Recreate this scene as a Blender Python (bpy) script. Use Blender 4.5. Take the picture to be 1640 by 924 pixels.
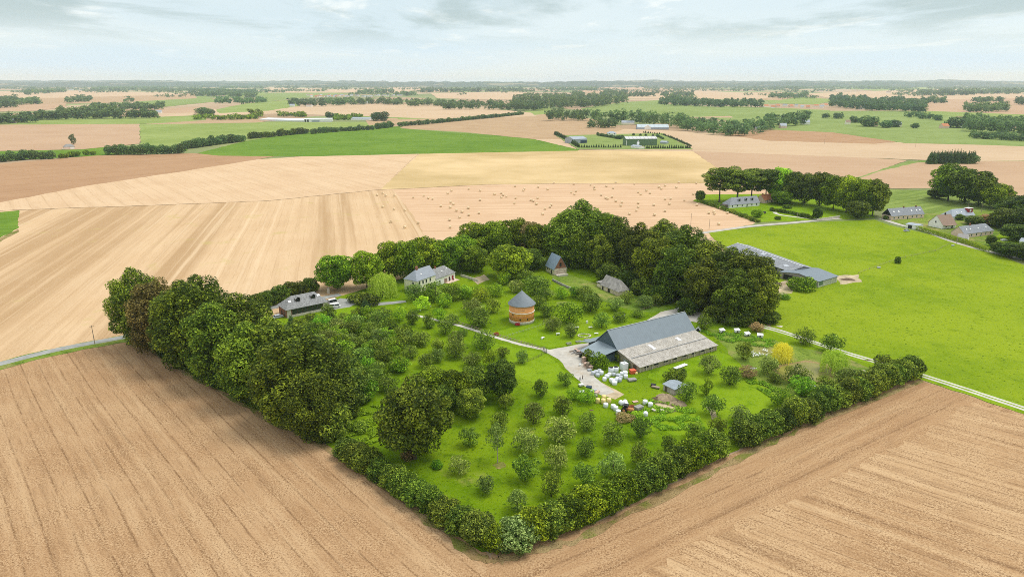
import bpy, bmesh, math, random
import numpy as np
from mathutils import Vector, Matrix
for _o in list(bpy.data.objects): bpy.data.objects.remove(_o)
SC = bpy.context.scene; COL = SC.collection; R = math.radians

# ---------------- camera, sky, sun, exposure ----------------
CAM_H = 95.0; FPX = 1093.0; PITCH = math.atan((462-131)/FPX)
cam = bpy.data.objects.new('camera', bpy.data.cameras.new('camera')); COL.objects.link(cam)
cam.location = (0,0,CAM_H); cam.rotation_euler = (math.pi/2-PITCH, 0, 0)
cam.data.sensor_width = 36; cam.data.lens = FPX/1640*36; cam.data.clip_start = 1; cam.data.clip_end = 80000
SC.camera = cam
SUN_EL, SUN_AZ = R(63), R(70)      # azimuth clockwise from +Y (the view direction)
sd = Vector((math.sin(SUN_AZ)*math.cos(SUN_EL), math.cos(SUN_AZ)*math.cos(SUN_EL), math.sin(SUN_EL)))
sl = bpy.data.lights.new('sun','SUN'); sl.energy = 1.35; sl.angle = R(28); sl.color = (1,0.965,0.90)
sun = bpy.data.objects.new('sun', sl); COL.objects.link(sun); sun.rotation_euler = (-sd).to_track_quat('-Z','Y').to_euler()
sun.location = sd*20000
SC.view_settings.view_transform = 'Standard'; SC.view_settings.look = 'None'
SC.view_settings.exposure = 0.72; SC.view_settings.gamma = 1; SC.view_settings.use_curve_mapping = False
SC.cycles.max_bounces = 5; SC.cycles.diffuse_bounces = 3; SC.cycles.glossy_bounces = 2; SC.cycles.transmission_bounces = 2
SC.cycles.use_denoising = False; SC.cycles.volume_bounces = 2; SC.cycles.filter_width = 0.9; SC.cycles.caustics_reflective = False; SC.cycles.caustics_refractive = False

class NT:
    """tiny helper for building node trees"""
    def __init__(s, tree): s.t = tree; s.n = tree.nodes; s.l = tree.links
    def new(s, kind, **kw):
        n = s.n.new(kind)
        for k, v in kw.items(): setattr(n, k, v)
        return n
    def put(s, sock, v):
        if hasattr(v, 'is_output') or hasattr(v, 'links'): s.l.new(v, sock)
        elif isinstance(v, (tuple, list)) and len(v) == 3 and sock.type == 'RGBA': sock.default_value = (*v, 1)
        else: sock.default_value = v
    def math(s, op, a, b=0.0, clamp=False):
        n = s.new('ShaderNodeMath', operation=op, use_clamp=clamp); s.put(n.inputs[0], a); s.put(n.inputs[1], b); return n.outputs[0]
    def dot(s, v, d):
        n = s.new('ShaderNodeVectorMath', operation='DOT_PRODUCT'); s.put(n.inputs[0], v); n.inputs[1].default_value = d; return n.outputs['Value']
    def comb(s, x, y, z=0.0):
        n = s.new('ShaderNodeCombineXYZ'); s.put(n.inputs[0], x); s.put(n.inputs[1], y); s.put(n.inputs[2], z); return n.outputs[0]
    def vscale(s, v, sc):
        n = s.new('ShaderNodeVectorMath', operation='MULTIPLY'); s.put(n.inputs[0], v); n.inputs[1].default_value = sc; return n.outputs[0]
    def noise(s, v, scale=1.0, detail=3.0, rough=0.55, dist=0.0):
        n = s.new('ShaderNodeTexNoise'); s.put(n.inputs['Vector'], v); n.inputs['Scale'].default_value = scale
        n.inputs['Detail'].default_value = detail; n.inputs['Roughness'].default_value = rough; n.inputs['Distortion'].default_value = dist; return n.outputs['Fac']
    def ramp(s, f, lo, hi, a=0.0, b=1.0):
        n = s.new('ShaderNodeMapRange'); n.interpolation_type = 'SMOOTHSTEP'; s.put(n.inputs[0], f)
        n.inputs[1].default_value = lo; n.inputs[2].default_value = hi; n.inputs[3].default_value = a; n.inputs[4].default_value = b; return n.outputs[0]
    def mix(s, f, a, b, mode='MIX'):
        n = s.new('ShaderNodeMix', data_type='RGBA', blend_type=mode); s.put(n.inputs[0], f); s.put(n.inputs[6], a); s.put(n.inputs[7], b); return n.outputs[2]
    def obj(s): return s.new('ShaderNodeTexCoord').outputs['Object']

W = bpy.data.worlds.new('World'); SC.world = W; W.use_nodes = True
w = NT(W.node_tree); w.n.clear()
sky = w.new('ShaderNodeTexSky'); sky.sky_type = 'NISHITA'; sky.sun_disc = False; sky.sun_elevation = SUN_EL; sky.sun_rotation = SUN_AZ
gen = w.new('ShaderNodeTexCoord').outputs['Generated']
sx = w.new('ShaderNodeSeparateXYZ'); w.l.new(gen, sx.inputs[0])
el = w.math('MAXIMUM', sx.outputs[2], 0.0); dz = w.math('ADD', el, 0.045)
pv = w.comb(w.math('DIVIDE', sx.outputs[0], dz), w.math('DIVIDE', sx.outputs[1], dz))
big = w.noise(w.vscale(pv, (0.50,0.25,1)), 1, 6, 0.60, 0.3)
soft = w.noise(w.vscale(pv, (0.16,0.10,1)), 1, 3, 0.5)
wisp = w.noise(w.vscale(pv, (1.0,0.52,1)), 1, 6, 0.62, 0.4)
base = w.mix(w.ramp(el, 0.0, 0.10), (4.55,5.55,6.5), (4.45,5.2,5.65))
base = w.mix(w.ramp(soft, 0.38, 0.62), base, (5.2,5.75,6.0))
amt = w.ramp(el, 0.018, 0.06)
base = w.mix(w.math('MULTIPLY', w.ramp(wisp, 0.53, 0.66, 0, 0.85), amt), base, (6.3,6.5,6.45))
amt2 = w.ramp(el, 0.035, 0.085)
base = w.mix(w.math('MULTIPLY', w.ramp(big, 0.45, 0.60, 0, 0.9), amt2), base, (3.05,3.7,3.8))
base = w.mix(1.0, base, w.mix(w.ramp(el, 0.10, 0.30), (0.88,0.905,0.90), (1.0,1.0,1.0)), 'MULTIPLY')
base = w.mix(w.ramp(el, 0.16, 0.5), base, (5.5,5.75,5.85))
full = w.mix(0.9, sky.outputs[0], base)
bg = w.new('ShaderNodeBackground'); bg.inputs[1].default_value = 0.108; w.put(bg.inputs[0], full)
wo = w.new('ShaderNodeOutputWorld'); w.l.new(bg.outputs[0], wo.inputs[0])

# ---------------- placing helpers ----------------
def at(px, py, z=0.0):
    """ground point that the photograph shows at pixel (px, py) of 1640 x 924"""
    u = (px-820)/FPX; v = (462-py)/FPX
    dy = math.cos(PITCH)+v*math.sin(PITCH); dzz = -math.sin(PITCH)+v*math.cos(PITCH)
    t = (z-CAM_H)/dzz
    return Vector((u*t, dy*t, z))
def scale_at(p):
    return FPX/math.sqrt(p.x*p.x+p.y*p.y+CAM_H*CAM_H)          # photograph pixels per metre there
rng0 = np.random.default_rng(7); rnd = random.Random(11)

def tag(o, label=None, cat=None, group=None, kind=None):
    if label: o['label'] = label
    if cat: o['category'] = cat
    if group: o['group'] = group
    if kind: o['kind'] = kind
    return o
def empty(name, loc, rz=0.0, label=None, cat=None, group=None):
    o = bpy.data.objects.new(name, None); COL.objects.link(o); o.location = loc; o.rotation_euler = (0,0,rz); o.empty_display_size = 0.5
    return tag(o, label, cat, group)
def link(name, me, parent=None, mat=None, loc=None):
    o = bpy.data.objects.new(name, me); COL.objects.link(o)
    if mat and not me.materials: me.materials.append(mat)
    if parent: o.parent = parent
    if loc is not None: o.location = loc
    return o
class MB:
    """collects shapes into one mesh object"""
    def __init__(s): s.v = []; s.f = []
    def poly(s, pts):
        i = len(s.v); s.v += [tuple(p) for p in pts]; s.f.append(tuple(range(i, i+len(pts))))
    def box(s, x0, x1, y0, y1, z0, z1, M=None):
        i = len(s.v); c = [(x,y,z) for z in (z0,z1) for y in (y0,y1) for x in (x0,x1)]
        if M is not None: c = [tuple(M @ Vector(p)) for p in c]
        s.v += c; s.f += [tuple(i+k for k in q) for q in ((0,2,3,1),(4,5,7,6),(0,1,5,4),(2,6,7,3),(0,4,6,2),(1,3,7,5))]; return s
    def slab(s, pts, t):
        """a polygon given thickness t downwards"""
        n = len(pts); i = len(s.v); s.v += [tuple(p) for p in pts]+[(p[0],p[1],p[2]-t) for p in pts]
        s.f.append(tuple(range(i,i+n))); s.f.append(tuple(range(i+2*n-1,i+n-1,-1)))
        s.f += [(i+k, i+n+k, i+n+(k+1)%n, i+(k+1)%n) for k in range(n)]; return s
    def prism(s, prof, x0, x1):
        """profile in y,z swept along x"""
        n = len(prof); i = len(s.v); s.v += [(x0,y,z) for y,z in prof]+[(x1,y,z) for y,z in prof]
        s.f.append(tuple(range(i+n-1,i-1,-1))); s.f.append(tuple(range(i+n,i+2*n)))
        s.f += [(i+k, i+(k+1)%n, i+n+(k+1)%n, i+n+k) for k in range(n)]; return s
    def tube(s, pts, radii, n=8, caps=True):
        rings = []
        for k, p in enumerate(pts):
            p = Vector(p); a = Vector(pts[max(0,k-1)]); b = Vector(pts[min(len(pts)-1,k+1)]); d = (b-a).normalized()
            q = d.to_track_quat('Z','Y'); i = len(s.v); rings.append(i)
            for j in range(n):
                an = 2*math.pi*j/n; s.v.append(tuple(p + q @ Vector((math.cos(an)*radii[k], math.sin(an)*radii[k], 0))))
        for a, b in zip(rings, rings[1:]): s.f += [(a+j, a+(j+1)%n, b+(j+1)%n, b+j) for j in range(n)]
        if caps: s.f.append(tuple(rings[0]+j for j in reversed(range(n)))); s.f.append(tuple(rings[-1]+j for j in range(n)))
        return s
    def lathe(s, prof, n=24):
        i0 = len(s.v)
        for r, z in prof:
            for j in range(n): an = 2*math.pi*j/n; s.v.append((r*math.cos(an), r*math.sin(an), z))
        for k in range(len(prof)-1):
            a = i0+k*n; s.f += [(a+j, a+(j+1)%n, a+n+(j+1)%n, a+n+j) for j in range(n)]
        s.f.append(tuple(i0+j for j in reversed(range(n)))); s.f.append(tuple(i0+(len(prof)-1)*n+j for j in range(n))); return s
    def mesh(s, name, smooth=False):
        me = bpy.data.meshes.new(name); me.from_pydata(s.v, [], s.f); me.update()
        if smooth: me.polygons.foreach_set('use_smooth', [True]*len(me.polygons))
        return me
    def build(s, name, mat, parent=None, loc=None, smooth=False):
        me = s.mesh(name, smooth); me.materials.append(mat); return link(name, me, parent, None, loc)
def copy_tree(o, parent=None):
    c = o.copy(); COL.objects.link(c); c.parent = parent
    for ch in list(o.children): copy_tree(ch, c)
    return c

# ---------------- materials ----------------
def new_mat(name):
    m = bpy.data.materials.new(name); m.use_nodes = True; t = NT(m.node_tree); t.n.clear(); return m, t
def finish(t, color, rough=0.8, spec=0.25, bump=None, bstr=0.3, bdist=0.1, metal=0.0):
    b = t.new('ShaderNodeBsdfPrincipled'); t.put(b.inputs['Base Color'], color); t.put(b.inputs['Roughness'], rough)
    b.inputs['Specular IOR Level'].default_value = spec; b.inputs['Metallic'].default_value = metal
    if bump is not None:
        bn = t.new('ShaderNodeBump'); bn.inputs['Strength'].default_value = bstr; bn.inputs['Distance'].default_value = bdist
        t.put(bn.inputs['Height'], bump); t.l.new(bn.outputs[0], b.inputs['Normal'])
    o = t.new('ShaderNodeOutputMaterial'); t.l.new(b.outputs[0], o.inputs[0])
def plain(name, c, rough=0.7, var=0.2, scale=1.5, spec=0.3, metal=0.0):
    """a paint or stone like surface with blotches and fine dirt"""
    m, t = new_mat(name); p = t.obj()
    n1 = t.noise(p, scale, 5, 0.6); n2 = t.noise(p, scale*7, 2)
    f = t.math('ADD', t.math('MULTIPLY', n1, 0.65), t.math('MULTIPLY', n2, 0.35))
    lo = tuple(x*(1-var) for x in c); hi = tuple(min(1, x*(1+var)) for x in c)
    finish(t, t.mix(t.ramp(f, 0.32, 0.68), lo, hi), rough, spec, metal=metal); return m
def ribbed(name, c, axis=(1,0,0), pitch=1.0, rough=0.5, var=0.15, dark=0.75, stain=None, spec=0.4):
    """sheet roofing or boards: ribs across one local axis, with streaks and stains"""
    m, t = new_mat(name); p = t.obj(); u = t.dot(p, axis)
    saw = t.math('FRACT', t.math('DIVIDE', u, pitch)); line = t.ramp(saw, 0.80, 0.93)
    n1 = t.noise(p, 0.5, 5, 0.65); n2 = t.noise(p, 3, 3)
    col = t.mix(t.ramp(n1, 0.3, 0.7), tuple(x*(1-var) for x in c), tuple(min(1,x*(1+var)) for x in c))
    if stain: col = t.mix(t.ramp(n2, 0.50, 0.66, 0, 0.85), col, stain)
    col = t.mix(t.math('MULTIPLY', line, 1-dark), col, (0.01,0.01,0.01))
    finish(t, col, rough, spec); return m
def field_mat(name, c, dark, light, ang, row=1.0, streak=0.5, patch=0.35, speck=0.4, band=0.0, bandw=12.0, lines=0.0, linew=6.0, bump=0.0, green=None, patch_scale=0.02):
    """stubble or tilled soil: rows along a direction, wider bands, soft patches and clods"""
    m, t = new_mat(name); p = t.obj(); a = R(ang)
    u = t.dot(p, (math.cos(a), math.sin(a), 0)); v = t.dot(p, (-math.sin(a), math.cos(a), 0))
    wob = t.math('MULTIPLY', t.math('SUBTRACT', t.noise(p, 0.01, 2), 0.5), 3.0); v = t.math('ADD', v, wob)
    sn = t.noise(t.comb(t.math('MULTIPLY', u, 0.012/row), t.math('MULTIPLY', v, 0.28/row)), 1, 5, 0.62)
    fn = t.noise(t.comb(t.math('MULTIPLY', u, 0.11/row), t.math('MULTIPLY', v, 1.3/row)), 1, 3, 0.65)
    pn = t.noise(p, patch_scale, 5, 0.62)
    kn = t.noise(p, 2.4/row, 3, 0.8)
    kp = t.ramp(t.noise(p, 0.12/row, 3, 0.6), 0.3, 0.7, 0.35, 1.0)
    col = t.mix(t.ramp(pn, 0.36, 0.66, 0, patch), c, light)
    col = t.mix(t.ramp(pn, 0.46, 0.30, 0, patch*0.35), col, dark)
    if band:
        b1 = t.noise(t.comb(t.math('MULTIPLY', u, 0.0007), t.math('DIVIDE', v, bandw)), 1, 1, 0.5)
        b2 = t.noise(t.comb(t.math('MULTIPLY', u, 0.0012), t.math('DIVIDE', v, bandw*0.28)), 1, 2, 0.6)
        bn = t.math('ADD', t.math('MULTIPLY', b1, 0.6), t.math('MULTIPLY', b2, 0.4))
        col = t.mix(t.ramp(bn, 0.46, 0.58, 0, band), col, dark)
        col = t.mix(t.ramp(b2, 0.60, 0.66, 0, 0.6), col, light)
    if lines:
        q = t.math('FRACT', t.math('DIVIDE', v, linew)); ln = t.math('SUBTRACT', t.ramp(q, 0.42, 0.5), t.ramp(q, 0.5, 0.58))
        brk = t.ramp(t.noise(t.comb(t.math('MULTIPLY', u, 0.12/row), t.math('DIVIDE', v, linew)), 1, 5, 0.8), 0.38, 0.56)
        col = t.mix(t.math('MULTIPLY', t.math('MULTIPLY', ln, brk), lines), col, dark)
    col = t.mix(t.ramp(sn, 0.48, 0.68, 0, streak), col, light)
    col = t.mix(t.ramp(sn, 0.50, 0.32, 0, streak), col, dark)
    col = t.mix(t.ramp(fn, 0.50, 0.34, 0, streak*0.7), col, dark)
    col = t.mix(t.math('MULTIPLY', t.ramp(kn, 0.50, 0.61, 0, speck), kp), col, light)
    col = t.mix(t.math('MULTIPLY', t.ramp(kn, 0.47, 0.37, 0, speck), kp), col, tuple(x*0.8 for x in dark))
    if green: col = t.mix(t.ramp(t.noise(p, 0.035, 5, 0.7), 0.58, 0.74, 0, 0.7), col, green)
    finish(t, col, 0.97, 0.04, fn if bump else None, bump, 0.25); return m
def grass_mat(name, c, dark, light, dry=None, ang=None, fleck=0.5, scale=1.0, dry_lo=0.6, bump=0.6, midw=0.7):
    m, t = new_mat(name); p = t.obj()
    big = t.noise(p, 0.022*scale, 4, 0.6); mid = t.noise(p, 0.16*scale, 4, 0.65, 0.3); fl = t.noise(t.vscale(p,(0.85,1.0,1)), 1.05*scale, 2, 0.6); fine = t.noise(p, 2.6*scale, 2, 0.7)
    col = t.mix(t.ramp(big, 0.33, 0.66), c, light)
    col = t.mix(t.ramp(mid, 0.5, 0.70, 0, 0.65), col, light)
    col = t.mix(t.ramp(mid, 0.5, 0.28, 0, midw), col, dark)
    if dry: col = t.mix(t.ramp(t.noise(p, 0.045*scale, 5, 0.7), dry_lo, dry_lo+0.14, 0, 0.75), col, dry)
    col = t.mix(t.ramp(fl, 0.40, 0.29, 0, min(1,fleck*1.5)), col, tuple(x*0.7 for x in dark))
    col = t.mix(t.ramp(fine, 0.48, 0.30, 0, fleck*0.75), col, dark)
    col = t.mix(t.ramp(fine, 0.55, 0.72, 0, 0.3), col, light)
    if ang is not None:
        a = R(ang); v = t.dot(p, (-math.sin(a), math.cos(a), 0)); u = t.dot(p, (math.cos(a), math.sin(a), 0))
        rw = t.noise(t.comb(t.math('MULTIPLY', u, 0.01), t.math('MULTIPLY', v, 0.22)), 1, 3)
        col = t.mix(t.ramp(rw, 0.45, 0.6, 0, 0.5), col, dark)
    finish(t, col, 0.95, 0.03, fl, bump, 0.5); return m
GAIN = 2.4
def leaf_mat(name, dark, light, trans=0.34, hue=0.0):
    dark = tuple(x*GAIN for x in dark); light = tuple(x*GAIN for x in light)
    """leaves: each clump has its own green; each plant varies a little"""
    m, t = new_mat(name)
    at_ = t.new('ShaderNodeAttribute', attribute_name='tint').outputs['Fac']
    oi = t.new('ShaderNodeObjectInfo').outputs['Random']
    col = t.mix(t.ramp(at_, 0.05, 0.95), dark, light)
    hs = t.new('ShaderNodeHueSaturation'); t.put(hs.inputs['Color'], col)
    t.put(hs.inputs['Value'], t.math('ADD', t.math('MULTIPLY', oi, 0.62), 0.76))
    t.put(hs.inputs['Hue'], t.math('ADD', t.math('MULTIPLY', t.math('FRACT', t.math('MULTIPLY', oi, 7.31)), 0.036), 0.480))
    d = t.new('ShaderNodeBsdfPrincipled'); t.put(d.inputs['Base Color'], hs.outputs[0]); d.inputs['Roughness'].default_value = 0.55; d.inputs['Specular IOR Level'].default_value = 0.14
    tr = t.new('ShaderNodeBsdfTranslucent'); t.put(tr.inputs[0], hs.outputs[0])
    mx = t.new('ShaderNodeMixShader'); mx.inputs[0].default_value = trans; t.l.new(d.outputs[0], mx.inputs[1]); t.l.new(tr.outputs[0], mx.inputs[2])
    o = t.new('ShaderNodeOutputMaterial'); t.l.new(mx.outputs[0], o.inputs[0]); return m
LEAF = dict(
    beech=leaf_mat('beech_leaves', (0.020,0.036,0.003), (0.168,0.212,0.015)),
    bronze=leaf_mat('bronze_leaves', (0.048,0.045,0.008), (0.240,0.205,0.050)),
    fresh=leaf_mat('fresh_leaves', (0.032,0.062,0.003), (0.205,0.282,0.012)),
    lime=leaf_mat('lime_leaves', (0.070,0.140,0.006), (0.300,0.420,0.020)),
    apple=leaf_mat('apple_leaves', (0.024,0.046,0.005), (0.180,0.242,0.030)),
    grey=leaf_mat('grey_green_leaves', (0.036,0.060,0.009), (0.212,0.262,0.055)),
    oak=leaf_mat('oak_leaves', (0.023,0.043,0.002), (0.178,0.232,0.009)),
    hedge=leaf_mat('hedge_leaves', (0.020,0.040,0.004), (0.180,0.235,0.022)),
    pale=leaf_mat('pale_leaves', (0.030,0.050,0.008), (0.235,0.275,0.085)),
    willow=leaf_mat('willow_leaves', (0.080,0.120,0.010), (0.300,0.345,0.040)),
    gold=leaf_mat('golden_leaves', (0.170,0.165,0.010), (0.400,0.375,0.040)),
    rust=leaf_mat('rusty_leaves', (0.110,0.085,0.035), (0.270,0.190,0.080)),
    dark=leaf_mat('dark_leaves', (0.012,0.026,0.003), (0.110,0.150,0.014)),
    far=leaf_mat('wood_leaves', (0.026,0.056,0.018), (0.100,0.152,0.038)),
    conifer=leaf_mat('conifer_needles', (0.020,0.042,0.014), (0.085,0.125,0.042)),
    red=leaf_mat('red_flowers', (0.14,0.012,0.008), (0.36,0.045,0.025)),
    weed=leaf_mat('weed_leaves', (0.040,0.095,0.005), (0.190,0.310,0.015)),
)
M = dict(
    bark=plain('bark', (0.10,0.085,0.065), 0.95, 0.35, 2.0),
    pale_bark=plain('pale_bark', (0.42,0.37,0.30), 0.9, 0.3, 2.0),
    slate=plain('slate_roof', (0.25,0.265,0.29), 0.6, 0.22, 0.9),
    old_slate=plain('lichened_slate', (0.275,0.275,0.27), 0.75, 0.40, 1.6),
    farm_slate=plain('blue_slate_roof', (0.29,0.32,0.36), 0.55, 0.12, 0.8),
    blue_slate=plain('new_blue_slate', (0.27,0.35,0.43), 0.5, 0.10, 0.8),
    tile=plain('orange_tile', (0.55,0.215,0.10), 0.8, 0.25, 2.0),
    brown_tile=plain('brown_tile', (0.30,0.205,0.15), 0.8, 0.2, 2.0),
    cream=plain('cream_render', (0.88,0.82,0.66), 0.9, 0.08, 0.7),
    white=plain('white_render', (0.88,0.86,0.80), 0.9, 0.08, 0.7),
    daub=plain('pale_daub', (0.76,0.67,0.51), 0.95, 0.22, 1.0),
    pink=plain('pinkish_brick_wall', (0.74,0.56,0.44), 0.95, 0.25, 1.8),
    brick=plain('red_brown_brick', (0.27,0.125,0.075), 0.95, 0.35, 2.2),
    white_paint=plain('white_paint', (0.82,0.82,0.80), 0.45, 0.05, 1.0, 0.5),
    wrap=plain('white_wrap_film', (0.80,0.82,0.84), 0.35, 0.10, 1.6, 0.5),
    grey_wrap=plain('grey_wrap_film', (0.50,0.53,0.57), 0.4, 0.2, 1.6, 0.5),
    yellow_wrap=plain('yellow_wrap_film', (0.82,0.66,0.27), 0.45, 0.12, 1.2, 0.4),
    black=plain('black_plastic', (0.018,0.018,0.02), 0.5, 0.2),
    rubber=plain('tyre_rubber', (0.025,0.025,0.025), 0.85, 0.2),
    steel=plain('galvanised_steel', (0.42,0.43,0.44), 0.45, 0.15, 2.0, 0.5, 0.4),
    dark_wood=plain('dark_timber', (0.10,0.075,0.055), 0.9, 0.3, 2.5),
    wood=plain('weathered_timber', (0.34,0.27,0.20), 0.9, 0.3, 2.5),
    grey_wood=plain('grey_timber', (0.30,0.285,0.27), 0.9, 0.3, 2.5),
    orange_paint=plain('orange_tractor_paint', (0.62,0.27,0.10), 0.6, 0.25, 3.0),
    red_paint=plain('red_plastic', (0.72,0.13,0.06), 0.5, 0.1),
    rust=plain('rusty_steel', (0.22,0.075,0.035), 0.9, 0.35, 2.5),
    blue_paint=plain('dark_blue_paint', (0.03,0.06,0.10), 0.5, 0.2),
    pallet=plain('pinkish_crate_wood', (0.60,0.42,0.33), 0.9, 0.25, 3.0),
    straw=plain('straw', (0.74,0.585,0.37), 0.95, 0.3, 4.0),
    soil=plain('heaped_soil', (0.33,0.25,0.16), 0.98, 0.35, 1.2),
    dark_soil=plain('dark_dung', (0.14,0.095,0.06), 0.98, 0.35, 1.5),
    stone=plain('pale_stone', (0.58,0.53,0.44), 0.95, 0.25, 1.5),
    skin=plain('skin', (0.55,0.36,0.27), 0.6, 0.05), dark_cloth=plain('dark_cloth', (0.02,0.022,0.03), 0.9, 0.1),
    white_cloth=plain('white_cloth', (0.75,0.75,0.75), 0.9, 0.1), grey_cloth=plain('grey_cloth', (0.28,0.29,0.31), 0.9, 0.1), hair=plain('dark_hair', (0.03,0.02,0.015), 0.8, 0.1),
    feather=plain('white_feathers', (0.85,0.84,0.81), 0.85, 0.05, 3.0), beak=plain('orange_beak', (0.75,0.30,0.05), 0.6, 0.05),
    green_sheet=plain('green_sheeting', (0.115,0.19,0.10), 0.7, 0.12, 0.4), grey_sheet=plain('blue_grey_sheeting', (0.36,0.40,0.45), 0.6, 0.12, 0.4),
    red_wall=plain('dark_red_render', (0.33,0.035,0.04), 0.8, 0.1),
)
def glass_mat():
    m, t = new_mat('window_glass'); finish(t, (0.025,0.03,0.035), 0.12, 0.6); return m
M['glass'] = glass_mat()

# ---------------- vegetation builders ----------------
def quads_mesh(name, P, T, B, tint, mat):
    """many small kite shaped leaf clumps: centres P, tangents T and B already scaled"""
    n = len(P); V = np.empty((n,4,3), np.float32)
    V[:,0] = P-T; V[:,1] = P-B*0.8+T*0.15; V[:,2] = P+T; V[:,3] = P+B*0.8+T*0.15
    me = bpy.data.meshes.new(name)
    me.vertices.add(n*4); me.vertices.foreach_set('co', V.reshape(-1))
    me.loops.add(n*4); me.loops.foreach_set('vertex_index', np.arange(n*4, dtype=np.int32))
    me.polygons.add(n); me.polygons.foreach_set('loop_start', np.arange(0, n*4, 4, dtype=np.int32)); me.polygons.foreach_set('loop_total', np.full(n, 4, np.int32))
    a = me.attributes.new('tint', 'FLOAT', 'FACE'); a.data.foreach_set('value', np.clip(tint,0,1).astype(np.float32))
    me.update(calc_edges=True); me.materials.append(mat); return me
def unit(v): return v/np.maximum(np.linalg.norm(v, axis=1, keepdims=True), 1e-6)
def frames(rng, nrm, size, asp=0.62):
    r = rng.normal(size=nrm.shape); T = unit(np.cross(nrm, r)); B = np.cross(nrm, T)
    return T*size[:,None], B*(size*asp)[:,None]
def lobes_crown(rng, lobes, n, size, mat, name='crown', up=0.35, chaos=0.75, cull=0.62, low=0.55):
    """leaf clumps on the outside of many overlapping boughs"""
    L = np.array(lobes, float)                    # x y z r squash
    wgt = L[:,3]**2; pick = rng.choice(len(L), size=int(n*1.9), p=wgt/wgt.sum())
    d = unit(rng.normal(size=(len(pick),3))); keep = (d[:,2] > -0.25) | (rng.random(len(pick)) < low); pick, d = pick[keep], d[keep]
    rad = L[pick,3]*(0.62+0.46*rng.random(len(pick))**0.6)
    off = d*rad[:,None]; off[:,2] *= L[pick,4]; P = L[pick,:3]+off
    ok = np.ones(len(P), bool)
    for j in range(len(L)):
        q = P-L[j,:3]; q[:,2] /= L[j,4]; ok &= ((q*q).sum(1) > (cull*L[j,3])**2) | (pick == j)
    ok &= P[:,2] > 0.05
    P, d, pick = P[ok][:n], d[ok][:n], pick[ok][:n]
    nrm = unit(d*0.6+np.array([0,0,up])+rng.normal(size=d.shape)*chaos*0.6)
    s = size*(0.55+0.75*rng.random(len(P))); T, B = frames(rng, nrm, s)
    lt = rng.random(len(L))*0.5; tint = 0.16+lt[pick]*0.75+rng.normal(size=len(P))*0.27
    return quads_mesh(name, P, T, B, tint, mat)
def broad_lobes(rng, w, h, z0=0.1, n=46, rs=(0.15,0.25), squash=0.75, top=0.5, flat=1.0, jit=0.14):
    """boughs spread over an egg shaped envelope; z0 is where the crown begins"""
    zc = h*(z0+(1-z0)*top); up = h-zc; dn = zc-h*z0; out = []
    for k in range(n):
        f = (k+0.5)/n; z = 1-2*f; ph = k*2.39996+rng.normal()*0.35; z += rng.normal()*0.06; z = max(-1, min(1, z))
        r = math.sqrt(max(0, 1-z*z)); k_ = rng.uniform(1.06-2*jit, 1.08)*flat
        lr = w*rng.uniform(*rs); a = max(0.05, w/2-lr*0.75)
        out.append((math.cos(ph)*r*a*k_, math.sin(ph)*r*a*k_, zc+z*(up-lr*0.6 if z > 0 else dn-lr*0.3)*k_, lr, squash))
    for k in range(max(3, n//7)): out.append((rng.normal()*w*0.10, rng.normal()*w*0.10, zc+rng.normal()*h*0.12, w*rs[1], 0.9))
    return out
def trunk_mesh(rng, h, r, lobes, nl=7, bare=0.35, mat=None, lean=0.0):
    b = MB(); top = Vector((lean*h, rng.normal()*0.02*h, h*0.72)); mid = Vector((lean*h*0.3+rng.normal()*0.01*h, rng.normal()*0.015*h, h*bare))
    b.tube([(0,0,-0.15),(0,0,h*0.04),mid,top], [r*1.5,r*1.05,r*0.8,r*0.22], 8)
    for k in range(nl):
        L = lobes[int(rng.integers(len(lobes)))]; f = rng.uniform(0.5,1.0); s = mid.lerp(top, f*0.7)
        e = Vector(L[:3]); e.z = max(e.z, s.z*0.8); m_ = s.lerp(e, 0.5)+Vector((0,0,-0.03*h))
        b.tube([s, m_, e], [r*0.42, r*0.28, r*0.10], 6, False)
    me = b.mesh('trunk', True); me.materials.append(mat or M['bark']); return me
LIB = {}
def lib(kind, w, h, crown, trunk): LIB.setdefault(kind, []).append((w, h, crown, trunk))
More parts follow.
